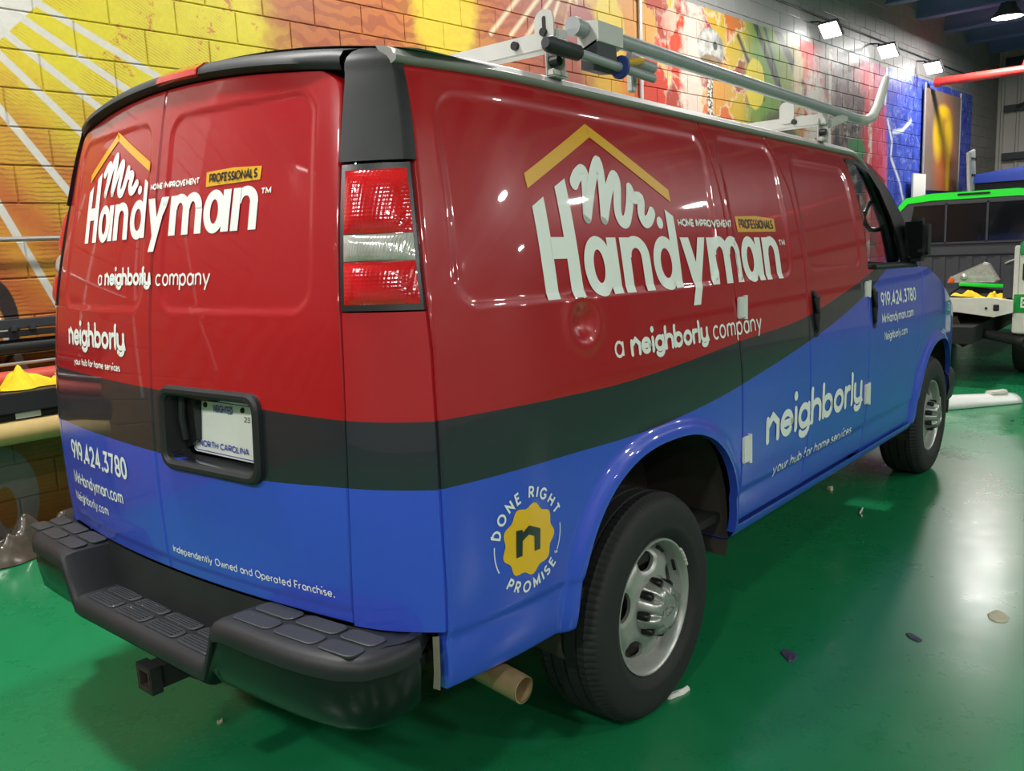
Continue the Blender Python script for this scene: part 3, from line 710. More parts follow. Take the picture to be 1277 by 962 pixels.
for (u, v) in ((-.09, .058), (.09, .058)):
    b = MB(); p = PL(u, v, .002); b.lathe([(.0005, -.006), (.006, -.005), (.008, 0), (.008, .004)], p, 'x', 12); b.build('plate_screw', 'rust_metal', rdoorR, body=True)
b = MB(); b.box((-.004, -.225, 1.158), (.05, .11, .018), None, .006); b.build('plate_lamp', 'black_plastic', rdoorR, body=True)

# ---------------------------------------------------------------- bumper
HALF = [(.055, .930, .905), (.0, .940, .90), (-.055, .932, .895), (-.105, .908, .875), (-.142, .855, .83), (-.162, .78, .77), (-.174, .70, .70), (-.181, .60, .60), (-.186, .50, .50), (-.188, .455, .455), (-.189, .425, .425), (-.190, .395, .395), (-.190, .37, .37), (-.190, .345, .345), (-.190, .2, .2), (-.190, .0, .0)]
def btop(y):
    return .500+(.632-.500)*sstep(.365, .435, abs(y))
ST = [(x+.05*sstep(.70, .93, y), y*(1-.045*sstep(.5, .9, y)), yi*(1-.03*sstep(.5, .9, yi))) for x, y, yi in HALF]+[(x, -y, -yi) for x, y, yi in HALF[-2::-1]]
padrows, facerows = [], []
for k, (x, y, yi) in enumerate(ST):
    a = Vector(ST[max(k-1, 0)][:2]); c = Vector(ST[min(k+1, len(ST)-1)][:2]); tv = (c-a).normalized(); nv = Vector((tv.y, -tv.x))
    if nv.x*1.0+nv.y*(1 if y > 0 else -1)*.0 > 0 and abs(y) < .9: nv = -nv
    if abs(y) >= .9: nv = Vector((-abs(nv.x), math.copysign(abs(nv.y), y)))
    zt = btop(y); xi = rearx(min(abs(yi), .93), .64)-.006
    if abs(y) < .34: xin = xi+.012
    else: xin = xi+.005
    def P(off, z): return (x+nv.x*off, y+nv.y*off, z)
    inner = (max(xin, x+.03), yi, zt)
    low = abs(y) < .40
    fz = zt-.048
    padrows.append([(inner[0]+.03, yi*(.99), zt-.03), inner, ((inner[0]*.5+x*.5), (yi+y)/2, zt+.002), P(-.040, zt+.002), P(-.018, zt-.002), P(-.005, zt-.012), P(0, zt-.028), P(-.002, fz), P(-.010, fz-.004)])
    bz = .450
    zz = min(fz-.004, .59)
    facerows.append([P(-.012, zz+.004), P(-.010, zz-.006), P(-.008, zz-.03 if not low else zz-.004), P(-.012, .5*(zz+bz) if not low else zz-.008), P(-.020, bz+.012 if not low else zz-.014), P(-.034, bz if not low else zz-.02), P(-.10, bz-.002 if not low else zz-.022)])
b = MB(); b.grid(padrows)
for r_ in (padrows[0], padrows[-1]): b.add(r_, [tuple(range(len(r_)))])
# riser wall between step and the doors
rr = [[(rearx(y, .64)+.004, y, .632), (rearx(y, .64)-.002, y, .60), (rearx(y, .64)-.008, y, .50)] for y in frange(-.45, .45, .05)]; b.grid(rr)
bump = b.build('rear_bumper', 'black_plastic', van, body=True, angle=50)
b = MB(); b.grid(facerows)
for r_ in (facerows[0], facerows[-1]): b.add(r_, [tuple(range(len(r_)))])
b.build('face_bar', 'gloss_black', bump, body=True, angle=50)
def pad(x0, x1, y0, y1, z, nrib=0):
    b = MB(); o = rr_pts(y0, y1, x0, x1, min(.018, (x1-x0)*.4, abs(y1-y0)*.4)); cy, cx = (y0+y1)/2, (x0+x1)/2
    sk = lambda y: .085*max(0, abs(y)-.42)**1.3
    b.grid([[(p[1]+sk(p[0]), p[0], z-.002) for p in o], [(p[1]+sk(p[0]), p[0], z+.003) for p in o], [(cx+(p[1]-cx)*.90+sk(p[0]), cy+(p[0]-cy)*.93, z+.0045) for p in o]], True)
    b.add([(cx+(p[1]-cx)*.90+sk(p[0]), cy+(p[0]-cy)*.93, z+.0045) for p in o], [tuple(range(len(o)))])
    for k in range(nrib):
        xx = x0+(x1-x0)*(k+1)/(nrib+1); b.box((xx, cy, z+.0055), (.0035, abs(y1-y0)*.78, .003))
    b.build('tread_pad', 'pad_plastic', bump, body=True, angle=60)
for sg in (-1, 1):
    for (a, c) in ((.455, .60), (.612, .755), (.767, .88)):
        for (x0, x1) in ((-.146, -.092), (-.082, -.028)):
            y0, y1 = sorted((sg*(a if sg < 0 else a*.965), sg*(c if sg < 0 else c*.955))); pad(x0, x1, y0, y1, .634)
for (a, c) in ((-.345, -.182), (-.170, -.007), (.007, .170), (.182, .345)):
    for (x0, x1) in ((-.158, -.108), (-.098, -.054)): pad(x0, x1, a, c, .502, 4)
# hitch
ht = MB()
rows = []
for s_ in (.033, .025):
    rows.append([(-.17, s_*q[0], .338+s_*q[1]) for q in ((-1, -1), (1, -1), (1, 1), (-1, 1))])
o4 = [[(.2, p[1], p[2]) for p in rows[0]], rows[0], rows[1], [(.0, p[1], p[2]) for p in rows[1]]]; ht.grid(o4, True)
for xx in (-.162,): ht.grid([[(xx-.008, q[0]*.033, .338+q[1]*.033) for q in ((-1,-1),(1,-1),(1,1),(-1,1))], [(xx-.008, q[0]*.041, .338+q[1]*.041) for q in ((-1,-1),(1,-1),(1,1),(-1,1))], [(xx+.025, q[0]*.041, .338+q[1]*.041) for q in ((-1,-1),(1,-1),(1,1),(-1,1))], [(xx+.025, q[0]*.033, .338+q[1]*.033) for q in ((-1,-1),(1,-1),(1,1),(-1,1))]], True)
hitch = ht.build('tow_hitch', 'under_black', van, body=True, smooth=False); hitch['label'] = 'black square receiver hitch with rusty opening under the bumper'
b = MB(); b.add([(-.172, y, z) for y, z in ((-.03, .308), (.03, .308), (.03, .315), (-.03, .315))], [(0, 1, 2, 3)])
rows = [[(-.171, s_*q[0], .338+s_*q[1]) for q in ((-1, -1), (1, -1), (1, 1), (-1, 1))] for s_ in (.033, .024)]+[[(-.01, .024*q[0], .338+.024*q[1]) for q in ((-1, -1), (1, -1), (1, 1), (-1, 1))]]; b.grid(rows, True); b.build('receiver_mouth', 'rust_metal', hitch, body=True, smooth=False)
b = MB(); rows = []
oo = [(.02+.10*math.cos(2*math.pi*k/24)*1.0, .17*math.sin(2*math.pi*k/24)) for k in range(24)]; oi = [(-.02+.035*math.cos(2*math.pi*k/24), .10*math.sin(2*math.pi*k/24)) for k in range(24)]
b.grid([[(p[0]+.03, p[1], .300) for p in oi], [(p[0]+.03, p[1], .300) for p in oo], [(p[0]+.03, p[1], .309) for p in oo], [(p[0]+.03, p[1], .309) for p in oi], [(p[0]+.03, p[1], .300) for p in oi]], True); b.build('chain_plate', 'rust_metal', hitch, body=True)
b = MB(); b.box((.12, 0, .39), (.09, 1.05, .09), None, .01)
for y in (-.48, .48): b.box((.2, y, .46), (.25, .02, .16))
b.add([(-.10, -.034, .371), (.08, -.034, .371), (.08, -.034, .46), (-.02, -.034, .45)], [(0, 1, 2, 3)]); b.add([(-.10, .034, .371), (.08, .034, .371), (.08, .034, .46), (-.02, .034, .45)], [(0, 1, 2, 3)])
b.build('hitch_crossbar', 'under_black', hitch, body=True, smooth=False)
b = MB(); b.tube([(-.07, .09, .49), (-.09, .095, .45), (-.085, .095, .40), (-.05, .08, .375)], .005, 8); b.build('trailer_wire', 'under_black', hitch, body=True)
b = MB(); b.box((-.04, -.02, .43), (.03, .05, .05), None, .004); b.build('wire_plug', 'dirty_white', hitch, body=True)
# exhaust
b = MB(); pth = [(.75, -.50, .47), (.55, -.55, .47), (.42, -.62, .45), (.365, -.72, .425), (.35, -.85, .41), (.345, -.99, .395)]
b.tube(pth, .037, 20, cap=False); b.tube([(.345, -.991, .395), (.35, -.86, .41)], .033, 20, cap=False); b.grid([[(.345+.037*math.cos(2*math.pi*k/20), -.99, .395+.037*math.sin(2*math.pi*k/20)) for k in range(20)], [(.345+.033*math.cos(2*math.pi*k/20), -.991, .395+.033*math.sin(2*math.pi*k/20)) for k in range(20)]], True)
ex = b.build('exhaust_pipe', 'exhaust_metal', van, body=True); ex['label'] = 'tan stained exhaust tailpipe behind the rear wheel'
b = MB(); b.tube([(.352, -.90, .41), (.35, -.905, .409)], .0325, 16); b.build('bore_shade', 'under_black', ex, body=True)  # black disc across the bore, standing in for the darkness inside the pipe
# ---------------------------------------------------------------- wheels (local frame: axle at origin, outer side towards -y)
WR = .372
def make_wheel():
    w = D.objects.new('wheel', None); w.empty_display_size = .1; COL.objects.link(w); w.parent = van
    parts = []
    prof = [(.222, .095), (.235, .113), (.27, .124), (.31, .123), (.345, .113), (.360, .100), (.366, .085),
            (.372, .078), (.372, .053), (.364, .051), (.364, .045), (.372, .043), (.372, .004), (.364, .002), (.364, -.004), (.372, -.006), (.372, -.043), (.364, -.045), (.364, -.051), (.372, -.053), (.372, -.078),
            (.366, -.085), (.360, -.100), (.352, -.109), (.345, -.1135), (.338, -.1165), (.328, -.1205), (.31, -.1235), (.285, -.1245), (.27, -.1235), (.262, -.1245), (.255, -.1225), (.235, -.113), (.222, -.098)]
    sh = {5, 6, 7, 8, 19, 20, 21, 22, 23}
    def mod(k, j):
        if j in sh and k % 3 == 0: return .0032
        if 11 <= j <= 16 and k % 3 == 1: return .0015
        return 0
    b = MB(); b.lathe(prof, (0, 0, 0), 'y', 300, mod)
    b.build('tire', 'rubber', w, angle=28)
    # rim barrel + lip
    b = MB(); b.lathe([(.222, .09), (.205, .07), (.190, .0), (.196, -.06), (.203, -.085), (.208, -.099), (.216, -.106), (.2215, -.106), (.2235, -.101), (.222, -.094)], (0, 0, 0), 'y', 72); b.build('rim', 'rim_metal', w)
    # disc with oval hand holes
    NA, NRr = 160, 16; bm = bmesh.new(); hs = [R(92-72*k) for k in range(5)]
    def dz(r): return -.052-.030*(1-sstep(.150, .200, r))-.010*(1-sstep(.10, .15, r))
    def hg(x, z):
        best = 9
        for a in hs:
            hx, hz = .150*math.cos(a), .150*math.sin(a); tx, tz = -math.sin(a), math.cos(a)
            u = ((x-hx)*tx+(z-hz)*tz)/.048; v = ((x-hx)*math.cos(a)+(z-hz)*math.sin(a))/.029
            best = min(best, math.hypot(u, v))
        return best
    rows = []
    for i in range(NRr+1):
        r = .085+(.200-.085)*i/NRr; rows.append([bm.verts.new((r*math.cos(2*math.pi*k/NA), 0, r*math.sin(2*math.pi*k/NA))) for k in range(NA)])
    for i in range(NRr):
        for k in range(NA):
            q = (rows[i][k], rows[i][(k+1) % NA], rows[i+1][(k+1) % NA], rows[i+1][k])
            if max(hg(v.co.x, v.co.z) for v in q) <= 1: continue
            bm.faces.new(q)
    for v in list(bm.verts):
        if not v.link_faces: bm.verts.remove(v); continue
        g = hg(v.co.x, v.co.z)
        if g < 1:
            a = min(hs, key=lambda a: math.hypot(v.co.x-.15*math.cos(a), v.co.z-.15*math.sin(a))); hx, hz = .15*math.cos(a), .15*math.sin(a)
            v.co.x = hx+(v.co.x-hx)/max(g, .3); v.co.z = hz+(v.co.z-hz)/max(g, .3)
    for v in bm.verts:
        g = hg(v.co.x, v.co.z); r = math.hypot(v.co.x, v.co.z); v.co.y = dz(r)+.006*(1-sstep(1., 1.35, g))
    be = [e for e in bm.edges if len(e.link_faces) == 1 and all(abs(math.hypot(v.co.x, v.co.z)-.2) > .002 and abs(math.hypot(v.co.x, v.co.z)-.085) > .002 for v in e.verts)]
    for v in bmesh.ops.extrude_edge_only(bm, edges=be)['geom']:
        if isinstance(v, bmesh.types.BMVert): v.co.y += .012
    bm.verts.index_update(); b = MB(); b.v = [tuple(v.co) for v in bm.verts]; b.f = [tuple(v.index for v in f.verts) for f in bm.faces]; b.m = [0]*len(b.f); bm.free()
    b.build('wheel_disc', 'rim_metal', w, angle=50)
    b = MB(); b.lathe([(.0005, .03), (.19, .03), (.19, .05), (.0005, .05)], (0, 0, 0), 'y', 40); b.build('brake_drum', 'rust_metal', w)
    # hub cap: eight-scalloped crown with round boss
    b = MB(); rows = []
    for (r, h, sc) in ((.098, -.075, 0), (.100, -.094, .0), (.095, -.088, .45), (.090, -.106, 1.), (.080, -.138, 1.15), (.072, -.150, 1.), (.062, -.156, .5), (.052, -.157, 0), (.049, -.152, 0), (.0005, -.152, 0)):
        row = []
        for k in range(128):
            a = 2*math.pi*k/128; s = .5+.5*math.cos(8*a); row.append(((r-.020*sc*s**3)*math.cos(a), h, (r-.020*sc*s**3)*math.sin(a)))
        rows.append(row)
    b.grid(rows, True); b.build('hub_cap', 'hub_metal', w, angle=40)
    nutme = None
    for k in range(8):
        a = 2*math.pi*k/8; c = (.084*math.cos(a), -.070, .084*math.sin(a))
        if nutme is None:
            b = MB(); b.lathe([(.0145, 0), (.015, -.034), (.0135, -.054), (.010, -.060), (.0005, -.061)], (0, 0, 0), 'y', 12); nb_ = b.build('lug_nut', 'lug_black', w); nutme = nb_.data; nb_.location = c
        else:
            o = D.objects.new('lug_nut', nutme); o.location = c; COL.objects.link(o); o.parent = w
    # bowtie badge on the boss
    b = MB(); bt = [(-.036, -.009), (-.012, -.009), (-.009, -.016), (.013, -.016), (.010, -.009), (.036, -.009), (.030, .009), (.012, .009), (.009, .016), (-.013, .016), (-.010, .009), (-.030, .009)]
    ol = lambda k_: [(p[0]*k_, p[1]*k_) for p in bt]
    b.grid([[(p[0], -.1535, p[1]) for p in ol(1.)], [(p[0], -.1565, p[1]) for p in ol(.97)], [(p[0], -.1565, p[1]) for p in ol(.86)], [(p[0], -.1535, p[1]) for p in ol(.84)]], True); b.build('hub_emblem', 'hub_metal', w)
    b = MB(); a = R(28); b.tube([(.20*math.cos(a), -.07, .20*math.sin(a)), (.165*math.cos(a), -.095, .165*math.sin(a))], .006, 8); b.build('valve_stem', 'lug_black', w)
    b = MB(); 
    for k in range(5):
        a = R(22+4.5*k); b.box((.219*math.cos(a), -.107, .219*math.sin(a)), (.009, .012, .015), Matrix.Rotation(-a, 3, 'Y'), .002)
    b.build('wheel_weight', 'dirty_white', w)
    for ch in w.children: ch.matrix_parent_inverse = Matrix.Identity(4)
    return w
wheel = make_wheel()
def place_wheel(w, x, y, flip, rot):
    w.matrix_parent_inverse = van.matrix_world.inverted()
    w.location = (x, y, WR-.004); w.rotation_euler = (0, rot, math.pi if flip else 0)
place_wheel(wheel, AX1, -.865, False, 0)
for (x, y, fl, rt) in ((AX2, -.865, False, R(20)), (AX1, .865, True, .3), (AX2, .865, True, .7)):
    c2 = wheel.copy(); COL.objects.link(c2)
    for ch in list(wheel.children):
        cc = ch.copy(); COL.objects.link(cc); cc.parent = c2
    place_wheel(c2, x, y, fl, rt)

# ---------------------------------------------------------------- cab: pillars, glass, hood, nose, mirrors
def ap(t):      # A pillar centre line (right side, mirrored for left)
    return Vector((3.42+.62*t+.06*math.sin(math.pi*t), .800+.10*t, 1.955-.57*t-.05*math.sin(math.pi*t)*-1))
for sg in (-1, 1):
    # window surround: rear post, top bar, sill, one frame
    f = MB()
    def SPs(x, z, d=0): return (x, sg*(side0(x, z)-d), z)
    outer = [(3.172, 1.40), (3.19, 1.56), (3.196, 1.70), (3.172, 1.82), (3.158, 1.92), (3.20, 1.945), (3.355, 1.947), (3.56, 1.915), (3.71, 1.841), (3.867, 1.702), (3.98, 1.55), (4.06, 1.405)]
    inner = [(3.190, 1.418), (3.208, 1.56), (3.214, 1.70), (3.19, 1.82), (3.18, 1.90), (3.215, 1.922), (3.35, 1.922), (3.50, 1.885), (3.60, 1.80), (3.70, 1.66), (3.77, 1.53), (3.80, 1.418)]
    n = len(outer)
    A_ = [SPs(*p, .004) for p in outer]; B_ = [SPs(*p, .008) for p in inner]; C_ = [SPs(*p, .022) for p in inner]; E_ = [SPs(*p, .022) for p in outer]
    f.grid([A_, B_, C_, E_, A_], True); f.build('window_frame', 'trim_black', van, body=True, angle=30)
    g = MB(); g.add([SPs(*p, .03) for p in inner], [tuple(range(n))]); g.build('side_window', 'glass', van, body=True, smooth=False)
    b = MB(); b.tube([SPs(3.25, 1.402, .0), SPs(3.6, 1.400, 0), SPs(3.98, 1.398, .0)], .014, 8); b.build('window_sill', 'black_plastic', van, body=True)
    # inner A pillar trim with grab handle loop
    b = MB(); b.tube([(3.56, sg*.82, 1.90), (3.69, sg*.84, 1.77), (3.80, sg*.862, 1.62), (3.88, sg*.885, 1.42)], [.026, .028, .03, .032], 10); b.build('pillar_trim', 'trim_black', van, body=True)
    b = MB(); b.tube([(3.72, sg*.835, 1.76), (3.64, sg*.82, 1.735), (3.60, sg*.815, 1.69), (3.60, sg*.815, 1.635), (3.66, sg*.82, 1.60), (3.74, sg*.83, 1.595), (3.84, sg*.85, 1.61)], .013, 10); b.build('grab_handle', 'trim_black', van, body=True)
    # outer A pillar skin + red header strip above the window
    b = MB(); b.grid([[SPs(x, z, 0) for x, z in ((3.13, 1.968), (3.2, 1.968), (3.36, 1.966), (3.57, 1.93), (3.73, 1.855))], [SPs(x, z, .002) for x, z in ((3.15, 1.93), (3.20, 1.944), (3.355, 1.946), (3.56, 1.914), (3.71, 1.840))]]); b.build('door_header', 'wrap_paint', van, body=True, attrs=SA)
    # mirror
    b = MB(); b.box((3.93, sg*1.0, 1.535), (.13, .125, .24), None, .035); mr = b.build('side_mirror', 'black_plastic', van, body=True)
    b = MB(); b.box((3.90, sg*1.035, 1.475), (.09, .07, .06), None, .02); b.box((3.95, sg*.975, 1.415), (.06, .035, .05), None, .008); b.build('mirror_arm', 'black_plastic', mr, body=True)
    b = MB(); b.box((3.864, sg*.995, 1.54), (.004, .09, .19), None, .0015); b.build('mirror_glass', 'tint_glass', mr, body=True)
# windshield, cowl, hood, nose
b = MB(); rows = []
for t_ in frange(0, 1, .125):
    x = 3.50+.68*t_; z = 1.965-.585*t_; hw = .775+.085*t_; rows.append([(x+.12*(1-(y/hw)**2)*t_**.5, y, z+.03*(1-(y/hw)**2)) for y in [hw*k/8 for k in range(-8, 9)]])
b.grid(rows); b.build('windshield', 'glass', van, body=True)
OUTA = [(1.38, 4.07), (1.405, 4.06), (1.55, 3.98), (1.702, 3.867), (1.841, 3.71), (1.915, 3.56), (1.966, 3.42)]
for sg in (-1, 1):
    b = MB(); b.grid([[(r_[0 if sg < 0 else -1][0], r_[0 if sg < 0 else -1][1], r_[0 if sg < 0 else -1][2]) for r_ in rows], [(lerp(r_[0][2], OUTA)+.004, sg*(side0(lerp(r_[0][2], OUTA), r_[0][2])-.004), r_[0][2]) for r_ in rows]]); b.build('pillar_skin', 'trim_black', van, body=True)
b = MB(); rows = []
for x in frange(4.10, 5.24, .08):
    z = ftop(x); hw = side0(x, z)-.004; cr = .06*(1-max(0, (x-4.9)/.5)); rows.append([(x+(.10*(1-(y/hw)**2) if x < 4.2 else 0), y, z-.003+cr*(1-abs(y/hw)**3)) for y in [hw*k/12 for k in range(-12, 13)]])
b.grid(rows); b.build('hood', 'wrap_paint', van, body=True, attrs={'b1': lambda p: -1, 'b2': lambda p: -1})
b = MB(); rows = []
for z in frange(.62, 1.08, .06):
    hw = side0(5.21, z)-.01; rows.append([(5.36-.14*abs(y/hw)**3+.03*(1.08-z), y, z) for y in [hw*k/10 for k in range(-10, 11)]])
b.grid(rows); nose = b.build('grille_panel', 'black_plastic', van, body=True)
for k in range(4):
    b = MB(); z = .74+.07*k; b.tube([(5.36, -.62, z), (5.40, 0, z), (5.36, .62, z)], .012, 6); b.build('grille_bar', 'silver', nose, body=True)
for sg in (-1, 1):
    b = MB(); b.box((5.31, sg*.76, .86), (.06, .22, .20), None, .02); b.build('headlight', 'lens_clear', nose, body=True)
    b = MB(); b.box((5.30, sg*.83, .735), (.05, .10, .05), None, .01); b.build('turn_signal', 'amber', nose, body=True)
b = MB(); rows = []
for k in range(-14, 15):
    a = k/14; y = .965*math.sin(a*math.pi/2); x = 4.93+.52*math.cos(a*math.pi/2)**.45 if abs(a) < 1 else 4.93
    nx = (x-4.6); L = math.hypot(nx, y); nx /= L; ny = y/L
    rows.append([(x-.10*nx, y-.10*ny, .66), (x-.02*nx, y-.02*ny, .665), (x, y, .64), (x+.01*nx, y+.01*ny, .56), (x-.01*nx, y-.01*ny, .47), (x-.06*nx, y-.06*ny, .40)])
b.grid(rows); b.build('front_bumper', 'black_plastic', van, body=True)
# dash, seats, cargo bulkhead, cab floor
b = MB(); b.box((3.98, 0, 1.22), (.40, 1.62, .30), None, .05); b.box((3.78, -.45, 1.30), (.22, .42, .12), None, .04); b.build('dashboard', 'trim_black', van, body=True)
for y in (-.45, .45):
    b = MB(); b.box((2.95, y, .93), (.5, .5, .16), None, .05); b.box((2.72, y, 1.25), (.14, .48, .60), Matrix.Rotation(R(-8), 3, 'Y'), .05); b.box((2.66, y, 1.62), (.09, .26, .18), None, .04); b.build('seat', 'steel_dark', van, body=True)
b = MB(); b.lathe([(.19, -.0), (.203, .012), (.216, 0), (.203, -.012), (.19, 0)], (0, 0, 0), 'x', 40); b.box((0, 0, 0), (.03, .38, .03), None, .008); b.box((0, 0, 0), (.04, .12, .1), None, .015)
sw = b.build('steering_wheel', 'trim_black', van); sw.location = (3.58, .42, 1.30); sw.rotation_euler = (0, R(-24), 0)
b = MB(); b.box((2.45, 0, 1.24), (.03, 1.62, 1.36)); b.build('bulkhead', 'steel_dark', van, body=True, smooth=False)
# ---------------------------------------------------------------- hinges, handles
def hinge(x, z, h=.075, par=None):
    b = MB(); y = -(side(x, z)); b.box((x-.010, y-.005, z), (.050, .012, h), None, .004); b.tube([(x+.018, y-.009, z-h*.55), (x+.018, y-.009, z-h*.1), (x+.018, y-.009, z+h*.55)], .0085, 12)
    b.build('door_hinge', 'white_paint', par or van, body=True)
hinge(1.672, 1.300, .078, cdoor1); hinge(1.668, .778, .100, cdoor1); hinge(3.100, 1.30, .075, cdoor2); hinge(3.065, .785, .10, cdoor2)
def handle(x, z, h, par, dx=0):
    b = MB(); y = -(side0(x, z)); b.tube([(x, y+.006, z-h/2), (x+dx*.3, y-.008, z-h/2+.02), (x+dx*.6, y-.011, z), (x+dx, y-.008, z+h/2-.02), (x+dx, y+.006, z+h/2)], [.012, .013, .013, .013, .012], 12); b.build('door_handle', 'black_plastic', par, body=True)
    b = MB(); bz = rr_pts(x-.026, x+.026, z-h/2-.012, z+h/2+.012, .022); b.prism(bz, lambda p: (p[0], -(side0(*p)+.002), p[1]), lambda p: (p[0], -(side0(*p)-.008), p[1])); b.build('handle_bezel', 'trim_black', par, body=True, smooth=False)
handle(2.39, 1.228, .175, cdoor2); handle(3.185, 1.205, .185, fdoor)

# ---------------------------------------------------------------- ladder rack on the roof
rack = D.objects.new('ladder_rack', None); COL.objects.link(rack); rack.location = (2, 0, 1.98); rack.matrix_world = Matrix.Translation((2, 0, 1.98))
tag(rack, 'grey steel ladder rack with long side tube on van roof', 'roof rack')
def rb(name, mat, b, **kw): return b.build(name, mat, rack, body=True, **kw)
for x in (.79, 2.86):
    b = MB(); b.box((x, 0, 2.094), (.045, 1.74, .05), None, .004); cb = rb('crossbar', 'rack_grey', b)
    b = MB()
    for y in (-.72,): b.tube([(x-.034, y, 2.096), (x-.022, y, 2.096)], .012, 12)
    b.build('bolt', 'steel_dark', cb, body=True)
    for sg in (-1, 1):
        b = MB(); b.box((x, sg*.835, 2.045), (.075, .006, .10), None, .002); b.box((x, sg*.852, 2.045), (.006, .04, .10), None, .002); b.box((x, sg*.845, 2.004), (.07, .03, .02), None, .004); rb('foot_bracket', 'rack_grey', b)
        b = MB(); b.tube([(x-.02, sg*.84, 2.035), (x-.02, sg*.868, 2.035)], .014, 10); rb('bracket_nut', 'steel_dark', b)
# slotted upright tab on the rear crossbar
b = MB(); o = rr_pts(-.86, -.795, 2.075, 2.172, .03); sl = rr_pts(-.835, -.822, 2.105, 2.155, .006)
b.prism(o, lambda p: (.764, p[0], p[1]), lambda p: (.758, p[0], p[1])); tabo = rb('slotted_tab', 'rack_grey', b, smooth=False)
b = MB(); b.add([(.7575, p[0], p[1]) for p in sl], [tuple(range(len(sl)))]); b.tube([(.760, -.8285, 2.112), (.748, -.8285, 2.112)], .011, 10); b.build('slot', 'steel_dark', tabo, body=True)
b = MB(); o = rr_pts(-.72, -.65, 2.09, 2.19, .03); b.prism(o, lambda p: (2.835, p[0], p[1]), lambda p: (2.829, p[0], p[1])); rb('slotted_tab', 'rack_grey', b, smooth=False)
# long outer tube, its end plug, hook at the far end
TY, TZ = -.862, 2.138
b = MB(); b.tube([(.86, TY, TZ), (3.30, TY, TZ)], .0235, 18); rb('side_tube', 'rack_tube', b)
b = MB(); b.tube([(.845, TY, TZ), (.868, TY, TZ)], .0265, 16); rb('tube_plug', 'rack_tube', b)
b = MB(); b.tube([(3.28, TY, TZ), (3.42, TY, TZ+.005), (3.50, TY-.01, TZ+.03), (3.55, TY-.02, TZ+.085), (3.61, TY-.03, TZ+.19), (3.65, TY-.03, TZ+.24)], [.024, .024, .025, .024, .022, .018], 12); rb('ladder_hook', 'rack_grey', b)
# clamp head near the rear
b = MB(); b.prism([(-.912, 2.155), (-.84, 2.165), (-.84, 2.075), (-.912, 2.10)], lambda p: (.90, p[0], p[1]), lambda p: (1.03, p[0], p[1])); rb('clamp_plate', 'rack_grey', b, smooth=False)
b = MB(); b.prism([(-.905, 2.105), (-.85, 2.085), (-.85, 2.03), (-.89, 2.025), (-.91, 2.05)], lambda p: (.90, p[0], p[1]), lambda p: (1.00, p[0], p[1])); rb('clamp_jaw', 'rack_dark', b, smooth=False)
b = MB(); b.tube([(.76, -.90, 2.055), (.89, -.90, 2.052), (1.22, -.90, 2.042)], .0135, 12); rb('pull_rod', 'rack_tube', b)
b = MB(); b.tube([(.665, -.90, 2.058), (.68, -.90, 2.057), (.81, -.90, 2.054), (.82, -.90, 2.053)], [.014, .022, .022, .016], 14); rb('grip', 'rack_dark', b)
b = MB(); b.lathe([(.0005, -.006), (.03, -.006), (.034, 0), (.03, .006), (.0005, .006)], (1.03, -.90, 2.048), 'x', 24); rb('clamp_disc', 'blue_plastic', b)
b = MB(); b.tube([(1.04, -.905, 2.06), (1.11, -.90, 2.076), (1.17, -.89, 2.088)], [.008, .012, .010], 10); rb('clamp_lever', 'yellow_plastic', b)
b = MB(); b.tube([(1.12, -.875, 2.088), (1.26, -.875, 2.083)], .018, 14); rb('guide_tube', 'rack_tube', b)
b = MB(); b.box((1.16, -.86, 2.06), (.03, .02, .12), None, .003); rb('link_arm', 'rack_grey', b)
b = MB(); b.box((2.98, -.872, 2.10), (.24, .02, .04), Matrix.Rotation(R(-14), 3, 'Y'), .004); rb('link_arm', 'rack_grey', b)
b = MB(); b.box((2.9, .74, 2.14), (.1, .02, .1), None, .004); b.tube([(.86, .80, 2.145), (3.2, .80, 2.145)], .0235, 14); rb('inner_tube', 'rack_tube', b)
